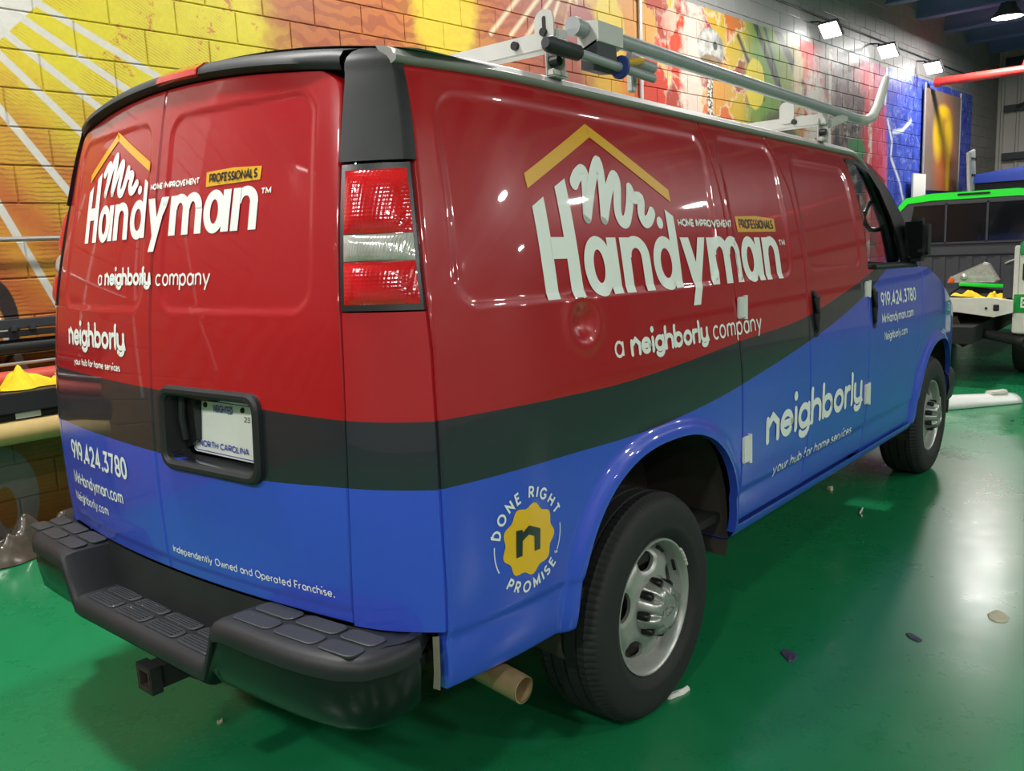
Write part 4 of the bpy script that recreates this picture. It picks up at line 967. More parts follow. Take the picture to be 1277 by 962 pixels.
# ---------------------------------------------------------------- lettering: stroke alphabet (x-height 1, capitals 1.4)
def Ln(*p): return [(p[i], p[i+1]) for i in range(0, len(p), 2)]
def Ar(cx, cy, rx, ry, a0=0, a1=360, n=None):
    n = n or max(6, int(abs(a1-a0)/15)); return [(cx+rx*math.cos(R(a0+(a1-a0)*k/n)), cy+ry*math.sin(R(a0+(a1-a0)*k/n))) for k in range(n+1)]
ring = Ar(.42, .5, .42, .5)
FONT = {
 'a': (.84, [ring, Ln(.84, 0, .84, 1)]), 'b': (.84, [ring, Ln(0, 0, 0, 1.5)]), 'c': (.64, [Ar(.42, .5, .42, .5, 48, 312)]), 'd': (.84, [ring, Ln(.84, 0, .84, 1.5)]),
 'e': (.84, [Ar(.42, .5, .42, .5, 0, 318), Ln(.02, .5, .84, .5)]), 'f': (.42, [Ar(.42, 1.2, .25, .28, 80, 180)+Ln(.17, 0), Ln(0, .95, .42, .95)]),
 'g': (.84, [ring, Ln(.84, 1, .84, -.12)+Ar(.42, -.12, .42, .36, 0, -150)]), 'h': (.76, [Ln(0, 0, 0, 1.5), Ar(.38, .6, .38, .4, 180, 0)+Ln(.76, 0)]),
 'i': (.0, [Ln(0, 0, 0, 1), 'dot', (0, 1.36)]), 'l': (0, [Ln(0, 0, 0, 1.5)]), 'm': (1.24, [Ln(0, 0, 0, 1), Ar(.31, .65, .31, .35, 180, 0)+Ln(.62, 0), Ar(.93, .65, .31, .35, 180, 0)+Ln(1.24, 0)]),
 'n': (.76, [Ln(0, 0, 0, 1), Ar(.38, .6, .38, .4, 180, 0)+Ln(.76, 0)]), 'o': (.84, [ring]), 'p': (.84, [ring, Ln(0, 1, 0, -.5)]), 'r': (.4, [Ln(0, 0, 0, 1), Ar(.38, .55, .38, .43, 180, 80)]),
 's': (.58, [Ar(.29, .75, .26, .24, 35, 270)+Ar(.29, .25, .28, .25, 90, -150)]), 't': (.45, [Ln(.2, 0, .2, 1.35), Ln(0, .95, .45, .95)]), 'u': (.76, [Ln(0, 1)+Ar(.38, .4, .38, .4, 180, 360), Ln(.76, 1, .76, 0)]),
 'v': (.8, [Ln(0, 1, .4, 0, .8, 1)]), 'w': (1.2, [Ln(0, 1, .32, 0, .6, .95, .88, 0, 1.2, 1)]), 'y': (.84, [Ln(0, 1, .42, .03), Ln(.84, 1, .2, -.5)]),
 'Y': (.76, [Ln(0, 1)+Ar(.38, .4, .38, .4, 180, 300), Ln(.76, 1, .76, -.12)+Ar(.38, -.12, .38, .34, 0, -150)]),   # round-tailed y
 'Q': (.80, [Ln(0, 0, 0, 1.0), Ln(.0, .70, .40, 1.02, .80, .74, .80, 0)]),     # house-shaped n
 'A': (1.1, [Ln(0, 0, .55, 1.4, 1.1, 0), Ln(.2, .45, .9, .45)]), 'C': (1.05, [Ar(.65, .7, .65, .7, 45, 315)]), 'D': (.95, [Ln(0, 0, 0, 1.4, .25, 1.4)+Ar(.25, .7, .7, .7, 90, -90)+Ln(0, 0)]), 'E': (.7, [Ln(.7, 1.4, 0, 1.4, 0, 0, .7, 0), Ln(0, .72, .62, .72)]),
 'F': (.7, [Ln(.7, 1.4, 0, 1.4, 0, 0), Ln(0, .72, .6, .72)]), 'G': (1.2, [Ar(.65, .7, .65, .7, 45, 350), Ln(.75, .62, 1.3, .62)]), 'H': (.95, [Ln(0, 0, 0, 1.4), Ln(.95, 0, .95, 1.4), Ln(0, .72, .95, .72)]), 'I': (0, [Ln(0, 0, 0, 1.4)]),
 'L': (.65, [Ln(0, 1.4, 0, 0, .65, 0)]), 'M': (1.2, [Ln(0, 0, .05, 1.4, .6, .3, 1.15, 1.4, 1.2, 0)]), 'N': (.95, [Ln(0, 0, 0, 1.4, .95, 0, .95, 1.4)]), 'O': (1.3, [Ar(.65, .7, .65, .7)]), 'P': (.8, [Ln(0, 0, 0, 1.4, .35, 1.4)+Ar(.4, 1.02, .4, .38, 90, -90)+Ln(0, .64)]),
 'R': (.85, [Ln(0, 0, 0, 1.4, .35, 1.4)+Ar(.4, 1.02, .4, .38, 90, -90)+Ln(0, .64), Ln(.4, .64, .85, 0)]), 'S': (.75, [Ar(.38, 1.05, .35, .35, 40, 270)+Ar(.38, .35, .38, .35, 90, -150)]), 'T': (.9, [Ln(0, 1.4, .9, 1.4), Ln(.45, 1.4, .45, 0)]), 'V': (1.05, [Ln(0, 1.4, .52, 0, 1.05, 1.4)]), 'W': (1.5, [Ln(0, 1.4, .4, 0, .75, 1.3, 1.1, 0, 1.5, 1.4)]),
 '0': (.8, [Ar(.4, .7, .4, .7)]), '1': (.35, [Ln(0, 1.15, .3, 1.4, .3, 0)]), '2': (.8, [Ar(.4, 1.0, .38, .4, 165, -30)+Ln(0, 0, .8, 0)]), '3': (.8, [Ln(.05, 1.4, .72, 1.4, .35, .85)+Ar(.36, .43, .42, .43, 80, -150)]),
 '4': (.9, [Ln(.62, 0, .62, 1.4, 0, .38, .9, .38)]), '7': (.75, [Ln(0, 1.4, .75, 1.4, .25, 0)]), '8': (.8, [Ar(.4, 1.05, .33, .35), Ar(.4, .36, .4, .36)]), '9': (.8, [Ar(.4, .98, .4, .42), Ln(.78, .85, .35, 0)]), '.': (.16, ['dot', (.08, .08)]), ' ': (.35, []), '-': (.4, [Ln(0, .6, .4, .6)])}
def strip(pts, w, rnd=False, maxl=.02):
    o = []
    for a, b_ in zip(pts, pts[1:]):
        L = math.hypot(b_[0]-a[0], b_[1]-a[1]); n = max(1, int(L/maxl))
        for k in range(n): o.append((a[0]+(b_[0]-a[0])*k/n, a[1]+(b_[1]-a[1])*k/n))
    o.append(pts[-1]); L, Rr = [], []
    for i, p in enumerate(o):
        def dr(a, b_):
            x, y = b_[0]-a[0], b_[1]-a[1]; l = math.hypot(x, y) or 1; return x/l, y/l
        d0 = dr(o[i-1], p) if i > 0 else dr(p, o[i+1]); d1 = dr(p, o[i+1]) if i < len(o)-1 else d0
        closed = math.hypot(o[0][0]-o[-1][0], o[0][1]-o[-1][1]) < 1e-6
        if closed and i in (0, len(o)-1): d0, d1 = dr(o[-2], o[-1]), dr(o[0], o[1])
        tx, ty = d0[0]+d1[0], d0[1]+d1[1]; l = math.hypot(tx, ty) or 1; tx /= l; ty /= l
        k = w/2/max(.45, (tx*d1[0]+ty*d1[1])); L.append((p[0]-ty*k, p[1]+tx*k)); Rr.append((p[0]+ty*k, p[1]-tx*k))
    polys = [[L[i], L[i+1], Rr[i+1], Rr[i]] for i in range(len(o)-1)]
    if rnd:
        for p in (o[0], o[-1]): polys.append(Ar(p[0], p[1], w/2, w/2, 0, 345, 12))
    return polys
def layout(txt, x0, x1, base, xh, w, gap=.36, rnd=False, words=False):
    """polys in the sign plane; x0->x1 is the run of the words"""
    adv = 0; items = []
    for ch in txt:
        g = FONT[ch]; items.append((adv, g)); adv += g[0]+(gap if ch != ' ' else gap*.6)
    total = adv-gap; sx = (x1-x0)/total; sg = 1 if sx > 0 else -1; out = []
    if sg > 0: half = w/2
    k = (abs(x1-x0)-w)/total
    groups = [[]]; out = groups[0]
    for off, (a, st) in items:
        i = 0
        if not st: out = []; groups.append(out); continue
        while i < len(st):
            s = st[i]
            if s == 'dot':
                p = st[i+1]; out.append(Ar(x0+sg*(w/2+(off+p[0])*k), base+max(w*.6, p[1]*xh), w*.68, w*.68, 0, 330, 11)); i += 2; continue
            out += strip([(x0+sg*(w/2+(off+q[0])*k), base+w/2+q[1]*(xh-w if q[1] <= 1 else xh-w*.7)) for q in s], w, rnd); i += 1
    return groups if words else sum(groups, [])
def decal(name, polys, fn, mat, parent, lift=.0016):
    b = MB(); eg = {}; ng = 0      # every stroke sits a hair above the one laid before it
    for p in polys:
        ks = [(round(q[0], 5), round(q[1], 5)) for q in p]; es = [frozenset((ks[i-1], ks[i])) for i in range(len(ks))]
        g = next((eg[e] for e in es if e in eg), None)
        if g is None: g = ng; ng += 1
        for e in es: eg[e] = g
        b.add([fn(q[0], q[1], lift+.00035*(g % 4)) for q in p], [tuple(range(len(p)))])
    me_o = b.build(name, mat, parent, smooth=False, body=True); return me_o
def qd(a, b_, c, d, n=None, m=None):
    l1 = max(math.dist(a, b_), math.dist(c, d)); l2 = max(math.dist(b_, c), math.dist(a, d)); n = n or max(1, int(l1/.02)); m = m or max(1, int(l2/.02)); o = []
    P = lambda s, t_: tuple((a[i]*(1-s)+b_[i]*s)*(1-t_)+(d[i]*(1-s)+c[i]*s)*t_ for i in (0, 1))
    for i in range(n):
        for j in range(m): o.append([P(i/n, j/m), P((i+1)/n, j/m), P((i+1)/n, (j+1)/m), P(i/n, (j+1)/m)])
    return o
def ringp(cx, cz, rx, rz, ix, iz, a0=0, a1=360, n=44):
    o = []
    for k in range(n):
        t0, t1 = R(a0+(a1-a0)*k/n), R(a0+(a1-a0)*(k+1)/n)
        o.append([(cx+rx*math.cos(t0), cz+rz*math.sin(t0)), (cx+rx*math.cos(t1), cz+rz*math.sin(t1)), (cx+ix*math.cos(t1), cz+iz*math.sin(t1)), (cx+ix*math.cos(t0), cz+iz*math.sin(t0))])
    return o
# the logo, in metres on the side panel
def logo():
    W_ = []; G_ = []; D_ = []; S_ = []; I_ = []; T_ = []; X_ = []
    G_ += qd((.538, 1.715), (.884, 1.877), (.886, 1.838), (.539, 1.677)); G_ += qd((.884, 1.877), (1.278, 1.704), (1.276, 1.664), (.886, 1.838))
    # H
    W_ += qd((.537, 1.39), (.591, 1.39), (.598, 1.658), (.542, 1.631)); W_ += qd((.651, 1.39), (.706, 1.39), (.711, 1.711), (.656, 1.686)); W_ += qd((.59, 1.495), (.655, 1.495), (.656, 1.552), (.592, 1.552))
    def a_(l, r):
        o = ringp((l+r-.03)/2, 1.4705, (r-l-.03)/2, .0845, (r-l-.03)/2-.046, .047); return o+qd((r-.050, 1.39), (r, 1.39), (r+.004, 1.551), (r-.046, 1.551))
    def arch(xl, xr, wl): # joins from left stem edge to right leg
        cx = (xl+xr)/2; rx = (xr-xl)/2; return ringp(cx, 1.492, rx, .0635, rx-wl, .028, 0, 180, 24)+qd((xr-wl, 1.39), (xr, 1.39), (xr, 1.492), (xr-wl, 1.492))
    W_ += a_(.728, .903)
    W_ += qd((.921, 1.39), (.971, 1.39), (.975, 1.551), (.925, 1.551))+arch(.930, 1.083, .048)
    W_ += ringp(1.181, 1.4705, .077, .0845, .034, .047)+qd((1.217, 1.391), (1.267, 1.391), (1.274, 1.619), (1.226, 1.640))
    W_ += qd((1.290, 1.551), (1.348, 1.551), (1.392, 1.425), (1.342, 1.395))+qd((1.412, 1.551), (1.462, 1.551), (1.364, 1.329), (1.314, 1.329))
    W_ += qd((1.471, 1.39), (1.524, 1.39), (1.529, 1.551), (1.476, 1.551))+arch(1.482, 1.628, .05)+arch(1.585, 1.722, .048)
    W_ += a_(1.735, 1.912)
    W_ += qd((1.926, 1.39), (1.974, 1.39), (1.979, 1.551), (1.931, 1.551))+arch(1.936, 2.084, .047)
    sp = lambda L: strip(bez(L), .038, True, .015)
    def bez(P):
        o = []
        for i in range(len(P)-1):
            p0, p1, p2, p3 = P[max(i-1, 0)], P[i], P[i+1], P[min(i+2, len(P)-1)]
            for k in range(6):
                t = k/6; o.append(tuple(.5*(2*p1[j]+(p2[j]-p0[j])*t+(2*p0[j]-5*p1[j]+4*p2[j]-p3[j])*t*t+(3*p1[j]-p0[j]-3*p2[j]+p3[j])*t**3) for j in (0, 1)))
        return o+[P[-1]]
    S_ += sp([(.752, 1.700), (.775, 1.722), (.808, 1.737), (.812, 1.715), (.782, 1.608)])
    S_ += sp([(.782, 1.608), (.835, 1.70), (.886, 1.762), (.898, 1.745), (.868, 1.606)])
    S_ += sp([(.868, 1.606), (.915, 1.68), (.962, 1.728), (.975, 1.712), (.948, 1.635), (.955, 1.602), (.985, 1.600), (1.018, 1.645), (1.040, 1.695)])
    S_ += sp([(1.040, 1.697), (1.046, 1.672), (1.090, 1.668), (1.076, 1.625), (1.088, 1.600), (1.115, 1.603), (1.143, 1.628)])
    S_.append(Ar(1.181, 1.597, .019, .019, 0, 345, 20))
    I_ += layout('HOME IMPROVEMENT', 1.298, 1.686, 1.5865, .0185, .0062)
    X_ += qd((1.736, 1.570), (1.91, 1.572), (1.911, 1.632), (1.733, 1.627))+qd((1.91, 1.572), (2.084, 1.574), (2.087, 1.624), (1.911, 1.632))
    D_ += layout('PROFESSIONALS', 1.757, 2.066, 1.583, .0255, .0072)
    T_ += layout('TM', 2.096, 2.156, 1.518, .017, .0055)
    return (('logo_lettering', W_, 'white_vinyl'), ('logo_script', S_[:-1], 'white_vinyl'), ('logo_dot', S_[-1:], 'white_vinyl'), ('logo_roof', G_, 'gold_vinyl'), ('logo_ribbon', X_, 'gold_vinyl'), ('improvement_lettering', I_, 'white_vinyl'), ('ribbon_lettering', D_, 'dark_vinyl'), ('trademark', T_, 'white_vinyl'))
LOGO = logo()
SF = SP
for nm, P, m in LOGO: decal(nm, P, SF, m, van, .0026 if 'ribbon_l' in nm else .0016)
def torear(P): return [[(.501-(q[0]-.537)*.616, 1.592+(q[1]-1.39)*.665) for q in p] for p in P]
RF = RP
for nm, P, m in LOGO: decal(nm, torear(P), RF, m, van, .0026 if 'ribbon_l' in nm else .0016)
def words(name, L, fn, par=van, mat='white_vinyl'):
    for a in L:
        for P in layout(*a[:6], **(a[6] if len(a) > 6 else {}), words=True): decal(name, P, fn, mat, par)
RB = dict(rnd=True, gap=.34)
words('slogan_lettering', [('a', .818, .866, 1.207, .05, .0085), ('QeighborlY', .903, 1.395, 1.203, .052, .0150, RB), ('company', 1.432, 1.835, 1.203, .05, .0085)], SF)
words('neighborly_lettering', [('QeighborlY', 1.848, 2.995, .755, .112, .0295, RB)], SF)
words('tagline_lettering', [('your hub for home services', 1.938, 2.875, .617, .0335, .0072)], SF)
words('phone_lettering', [('919.424.3780', 3.312, 3.960, 1.197, .054, .0135)], SF, fdoor)
words('web_lettering', [('MrHandyman.com', 3.31, 3.888, 1.112, .037, .0078)], SF, fdoor)
words('web_lettering', [('Neighborly.com', 3.345, 3.757, 1.024, .031, .0064)], SF, fdoor)
words('slogan_lettering', [('a', .360, .327, 1.459, .034, .006), ('QeighborlY', .307, .002, 1.459, .036, .0100, RB), ('company', -.027, -.284, 1.456, .034, .006)], RF)
words('neighborly_lettering', [('QeighborlY', .610, .150, 1.269, .053, .0142, RB)], RF, rdoorL)
words('tagline_lettering', [('your hub for home services', .558, .183, 1.206, .0165, .0042)], RF, rdoorL)
words('phone_lettering', [('919.424.3780', .664, .190, .876, .050, .0115)], RF, rdoorL)
words('web_lettering', [('MrHandyman.com', .678, .246, .789, .033, .0066)], RF, rdoorL)
words('web_lettering', [('Neighborly.com', .690, .380, .727, .024, .0048)], RF, rdoorL)
words('franchise_lettering', [('Independently Owned and Operated Franchise.', -.038, -.702, .6975, .0155, .0030)], RF, rdoorR)
# badge on the quarter panel
BC = (.384, .792)
fl = [((BC[0]+(.094+.006*math.cos(9*a+.6))*math.cos(a), BC[1]+(.090+.006*math.cos(9*a+.6))*math.sin(a))) for a in [2*math.pi*k/108 for k in range(108)]]
decal('badge_seal', [[BC, fl[k], fl[(k+1) % 108]] for k in range(108)], SF, 'yellow_vinyl', quarter)
NP = [(.333, .757), (.335, .828), (.357, .826), (.359, .818), (.382, .831), (.426, .812), (.424, .757), (.402, .757), (.402, .797), (.381, .807), (.357, .796), (.355, .757)]
decal('badge_letter', [[NP[0], NP[11], NP[10], NP[1]], [NP[1], NP[10], NP[3], NP[2]], [NP[3], NP[10], NP[9], NP[4]], [NP[4], NP[9], NP[8], NP[5]], [NP[5], NP[8], NP[7], NP[6]]], SF, 'dark_vinyl', quarter, .0026)
def arctext(txt, r, a0, a1, xh, w, inward=False):
    tot = sum(FONT[c][0]+.5 for c in txt)-.5; cur = 0; o = []
    for c in txt:
        g = FONT[c]; mid = (cur+g[0]/2)/tot; a = R(a0+(a1-a0)*mid); cur += g[0]+.5
        ux, uz = (math.sin(a), -math.cos(a)) if not inward else (-math.sin(a), math.cos(a)); vx, vz = (math.cos(a), math.sin(a)) if not inward else (-math.cos(a), -math.sin(a))
        cx, cz = BC[0]+r*math.cos(a), BC[1]+r*math.sin(a)
        for s in g[1]:
            o += strip([(cx+ux*(q[0]-g[0]/2)*xh+vx*(q[1]-.7)*xh, cz+uz*(q[0]-g[0]/2)*xh+vz*(q[1]-.7)*xh) for q in s], w, False, .01)
    return o
BL_ = (arctext('DONE RIGHT', .1235, 166, 22, .0185, .006), arctext('PROMISE', .1235, 230, 320, .0185, .006, True), strip(Ar(BC[0], BC[1], .126, .122, 174, 208), .0035), strip(Ar(BC[0], BC[1], .126, .122, 6, -28), .0035), layout('TM', .482, .496, .725, .006, .002))
for P_, nm in zip(BL_, ('badge_lettering', 'badge_lettering', 'badge_arc', 'badge_arc', 'trademark')): decal(nm, P_, SF, 'white_vinyl', quarter)
# licence plate lettering
PF = lambda u, v, l: PL(u, v, .0028+l)
decal('plate_lettering', layout('WEIGHTED', -.052, .045, .043, .014, .0032), PF, 'blue_ink', rdoorR)
decal('plate_lettering', layout('NORTH CAROLINA', -.12, .12, -.058, .0125, .003), PF, 'blue_ink', rdoorR)
decal('plate_sticker_text', layout('23', .098, .125, .028, .010, .002), PF, 'dark_vinyl', rdoorR)
# ---------------------------------------------------------------- wall side: roll rack, cloth, film
def wtube(name, mat, s0, s1, z, off, r, label, cat, par=None, n=14, **kw):
    b = MB(); b.tube([wp(s0, z, off), wp(s1, z, off)], r, n); o = b.build(name, mat, par)
    if label: tag(o, label, cat, **kw)
    return o
wtube('handrail_pipe', 'silver', -1.5, 2.2, 1.704, .09, .013, 'thin silver pipe fixed along the painted wall', 'pipe')
rk = empty('roll_rack', wp(.6, 0, .2), 'black steel rack holding vinyl rolls against the painted wall', 'rack')
b = MB()
for s in (-1.2, .95, 2.3): b.box(wp(s, .62, .10), (.05, .05, 1.24), None, .004)
b.build('post', 'steel_dark', rk)
def wbox(name, mat, s, z, off, d, par, bev=.004):
    b = MB(); b.box((0, 0, 0), d, None, bev); o = b.build(name, mat); COL.objects.unlink(o); o.location = wp(s, z, off); o.rotation_euler = (0, 0, TH); COL.objects.link(o); o.parent = par; o.matrix_parent_inverse = par.matrix_world.inverted() if par else Matrix.Identity(4); return o
wbox('top_rail', 'dark_steel', .55, 1.255, .14, (3.6, .10, .05), rk)
wbox('top_rail_face', 'steel_dark', .55, 1.205, .17, (3.6, .06, .03), rk)
wbox('shelf', 'steel_dark', .55, .905, .22, (3.6, .34, .025), rk)
wbox('shelf_lip', 'steel_dark', .55, .865, .38, (3.6, .03, .10), rk)
wbox('shelf_brace', 'under_black', .55, .80, .30, (3.6, .14, .05), rk)
for s in (.10, .19): wbox('clip', 'dark_steel', s, 1.235, .20, (.03, .03, .03), rk)
wbox('label_card', 'dirty_white', .06, .80, .378, (.12, .004, .035), rk, 0)
wtube('vinyl_roll', 'steel_dark', -1.2, 2.3, 1.135, .15, .040, 'dark grey vinyl roll under the rack top rail', 'roll')
wtube('vinyl_roll', 'silver', -1.2, 2.3, 1.045, .16, .009, 'thin silver rod lying above the orange roll', 'rod')
wtube('vinyl_roll', 'orange_roll', -1.2, 2.3, .965, .15, .045, 'orange-red vinyl roll lying at the back of the shelf', 'roll')
wtube('paper_roll', 'kraft', -1.2, 2.3, .715, .34, .066, 'long brown kraft paper roll hanging under the shelf', 'roll')
def cloth(name, mat, loc, rx, ry, h, label, cat, seed, rotz=0, n=26):
    rd = random.Random(seed); ph = [rd.uniform(0, 6.28) for _ in range(8)]; b = MB(); rows = []
    for i in range(n+1):
        row = []
        for j in range(n*2):
            a = 2*math.pi*j/(n*2); q = i/n; rr = q*(1+.16*math.sin(3*a+ph[0])+.10*math.sin(5*a+ph[1])); x, y = rx*rr*math.cos(a), ry*rr*math.sin(a)
            z = h*(1-q**3)*(.55+.22*math.sin(9*x/rx*.5+ph[2])+.16*math.sin(11*y/ry*.5+ph[3])+.12*math.sin(4*a+ph[4])+.07*math.sin(17*x/rx*.5+ph[5])*math.sin(13*y/ry*.5+ph[6]))+.006
            row.append((x, y, max(.004, z)))
        rows.append(row)
    b.grid(rows, True); b.add(rows[-1], [tuple(range(n*2))]); o = b.build(name, mat, None, weld=False); o.location = loc; o.rotation_euler = (0, 0, rotz); return tag(o, label, cat)
cloth('yellow_cloth', 'cloth_yellow', wp(.10, .917, .24), .13, .09, .12, 'crumpled yellow cloth lying on the black rack shelf', 'cloth', 3, TH)
cloth('yellow_cloth', 'cloth_yellow', wp(.275, .917, .27), .06, .04, .07, 'small yellow cloth end beside the white cup on the shelf', 'cloth', 5, TH)
b = MB(); b.lathe([(.0005, 0), (.024, 0), (.030, .055), (.027, .055), (.022, .004), (.0005, .004)], wp(.29, .918, .17), 'z', 20); tag(b.build('white_cup', 'paper_white'), 'small white cup on the shelf behind the yellow cloth', 'cup')
for k, (s, off, rx, ry, h, sd) in enumerate(((-.06, .20, .20, .13, .24, 11), (.30, .19, .17, .12, .26, 12), (-.60, .22, .30, .14, .28, 13))):
    cloth('plastic_film', 'film', wp(s, 0, off), rx, ry, h, ['crumpled clear-grey plastic film heap on the floor under the rack', 'brownish crumpled film heap on the floor next to the bumper', 'crumpled grey film heap further along the wall'][k], 'film', sd, TH, 30)
# ---------------------------------------------------------------- green and white pickup in the background
TX, TYC = 8.0, -.06
pk_ = empty('pickup_truck', (TX+2, TYC, 0), 'white pickup truck with bright green roof and stripped open bed', 'truck')
def pb(name, mat, b, par=None, **kw): return b.build(name, mat, par or pk_, **kw)
def cabsec(x, zt, hw, zb=.55):
    return [(x, TYC-.97, zb), (x, TYC-.97, 1.10), (x, TYC-hw-.03, zt-.16), (x, TYC-hw+.06, zt-.05), (x, TYC-hw*.6, zt-.012), (x, TYC, zt), (x, TYC+hw*.6, zt-.012), (x, TYC+hw-.06, zt-.05), (x, TYC+hw+.03, zt-.16), (x, TYC+.97, 1.10), (x, TYC+.97, zb)]
b = MB(); secs = [cabsec(10.02, 1.90, .78), cabsec(10.10, 1.92, .79), cabsec(10.8, 1.95, .79), cabsec(11.3, 1.92, .77), cabsec(11.5, 1.86, .76)]
rows = [s[2:9] for s in secs]; b.grid(rows); pb('cab_roof', 'truck_green', b)
b = MB(); b.grid([s[:3] for s in secs]); b.grid([s[8:] for s in secs]); pb('cab_side', 'dirty_white', b)
zt = 1.88
b = MB(); b.prism([(-.80, 1.76), (-.70, 1.835), (-.45, 1.855), (.45, 1.855), (.70, 1.835), (.80, 1.76), (.83, 1.60), (.90, 1.05), (-.90, 1.05), (-.83, 1.60)], lambda p: (10.01, TYC+p[0], p[1]), lambda p: (10.05, TYC+p[0], p[1])); pb('cab_back', 'bedliner', b, smooth=False)
b = MB(); b.prism([(-.80, 1.735), (-.72, 1.82), (-.45, 1.842), (.45, 1.842), (.72, 1.82), (.80, 1.735), (.83, 1.79), (.74, 1.89), (.45, 1.925), (-.45, 1.925), (-.74, 1.89), (-.83, 1.79)], lambda p: (10.0, TYC+p[0], p[1]), lambda p: (10.06, TYC+p[0], p[1])); pb('roof_edge', 'truck_green', b, smooth=False)
b = MB(); b.box((9.995, TYC-.0, 1.895), (.02, .34, .022), None, .004); pb('brake_light', 'under_black', b)
for nm, y0, y1, mat in (('rear_window_pane', .30, .72, 'tint_glass'), ('sliding_pane', -.14, .27, 'tint_glass'), ('rear_window_pane', -.72, -.17, 'tint_glass')):
    b = MB(); d0 = .03 if y1 > .6 else 0; d1 = .03 if y0 < -.6 else 0
    b.prism([(y0+d1*.0, 1.34), (y1, 1.34), (y1-d0*2.5, 1.785), (y0+d1*2.5, 1.785)], lambda p: (10.004, TYC+p[0], p[1]), lambda p: (9.998, TYC+p[0], p[1])); pb(nm, mat, b, smooth=False)
b = MB()
for (y, w_) in ((.285, .022), (-.155, .022)): b.box((9.995, TYC+y, 1.57), (.016, w_, .47))
b.box((9.995, TYC, 1.335), (.016, 1.46, .022)); b.box((9.995, TYC, 1.795), (.016, 1.30, .018)); pb('window_trim', 'dark_steel', b, smooth=False)
b = MB(); b.box((9.93, TYC, 1.235), (.06, 1.62, .09), None, .01); pb('bed_rail', 'bedliner', b)
b = MB(); b.box((9.95, TYC, .98), (.04, 1.58, .44)); bh = pb('bed_headboard', 'bedliner', b, smooth=False)
for k in range(11):
    b = MB(); b.box((9.925, TYC-.72+.144*k, .98), (.018, .07, .40), None, .006); b.build('headboard_rib', 'bedliner', bh)
b = MB(); b.box((9.0, TYC, .78), (2.0, 1.52, .04)); pb('bed_floor', 'bedliner', b, smooth=False)
for sg in (-1, 1):
    if sg < 0:
        b = MB(); b.box((9.15, TYC+sg*.86, 1.0), (1.7, .16, .46), None, .02); pb('bed_side', 'dirty_white', b)
    else:
        b = MB(); b.box((9.15, TYC+sg*.86, .92), (1.7, .16, .28), None, .02); pb('bed_side', 'dirty_white', b)
# stripped corner post: white frame, green strips
b = MB(); b.box((8.07, -.845, 1.07), (.08, .05, .51), None, .008); b.box((8.10, -.97, .86), (.14, .22, .74), None, .01); b.box((8.06, -.95, .60), (.12, .24, .20), None, .01); cp_ = pb('corner_post', 'dirty_white', b)
b = MB(); b.box((8.05, -.94, 1.30), (.12, .14, .12), None, .01); b.build('green_cap', 'truck_dkgreen', cp_)
b = MB(); b.box((8.02, -.95, .785), (.05, .23, .17), None, .004); b.build('green_stripe', 'truck_dkgreen', cp_)
P_ = layout('E', .0, .075, 0, .07, .016); b = MB()
for p in P_: b.add([(7.9935, -.895-q[0], .745+q[1]) for q in p], [tuple(range(len(p)))])
b.build('stripe_letter', 'paper_white', cp_, smooth=False)
b = MB(); b.box((8.026, -.96, 1.08), (.02, .13, .17), None, .02); b.build('lamp_recess', 'under_black', cp_)
b = MB(); b.box((8.10, -.772, 1.01), (.05, .085, .36), None, .006); b.build('latch_plate', 'bedliner', cp_)
b = MB(); b.tube([(8.06, -.74, 1.16), (8.05, -.78, 1.18), (8.04, -.83, 1.20)], .008, 8); b.build('latch_rod', 'silver', cp_)
b = MB(); b.prism([(.40, .70), (.40, .80), (.2, .835), (-.60, .835), (-.78, .81), (-.78, .70), (-.62, .655), (-.3, .70)], lambda p: (7.96, TYC+.0+p[0], p[1]), lambda p: (8.06, TYC+p[0], p[1])); bmw = pb('rear_beam', 'dirty_white', b, smooth=False)
b = MB(); b.box((7.955, -.70, .745), (.01, .05, .06), None, .01); b.box((7.955, -.615, .74), (.01, .02, .02)); b.build('beam_hole', 'under_black', bmw)
b = MB(); b.prism([(-.36, .66), (-.28, .64), (-.34, .42), (-.42, .35), (-.47, .38), (-.42, .50)], lambda p: (7.98, p[0], p[1]), lambda p: (7.99, p[0], p[1])); b.build('bumper_bracket', 'rust_metal', bmw, smooth=False)
b = MB(); b.tube([(8.3, .3, .48), (8.2, -.55, .47), (8.0, -.95, .42)], .05, 12); b.box((9.5, TYC, .5), (3.6, 1.0, .16)); pb('truck_frame', 'under_black', b)
for x, sg in ((8.95, -1), (8.95, 1), (12.4, 1), (12.4, -1)):
    b = MB(); b.lathe([(.20, -.11), (.27, -.13), (.36, -.115), (.38, -.08), (.38, .08), (.36, .115), (.27, .13), (.20, .11), (.0005, .09)], (x, TYC+sg*.80, .378), 'y', 40); pb('truck_wheel', 'rubber', b)
b = MB(); b.box((12.4, TYC, .95), (1.8, 1.9, .45), None, .1); b.box((10.8, TYC, .75), (1.7, 1.9, .5), None, .03); pb('front_body', 'dirty_white', b)
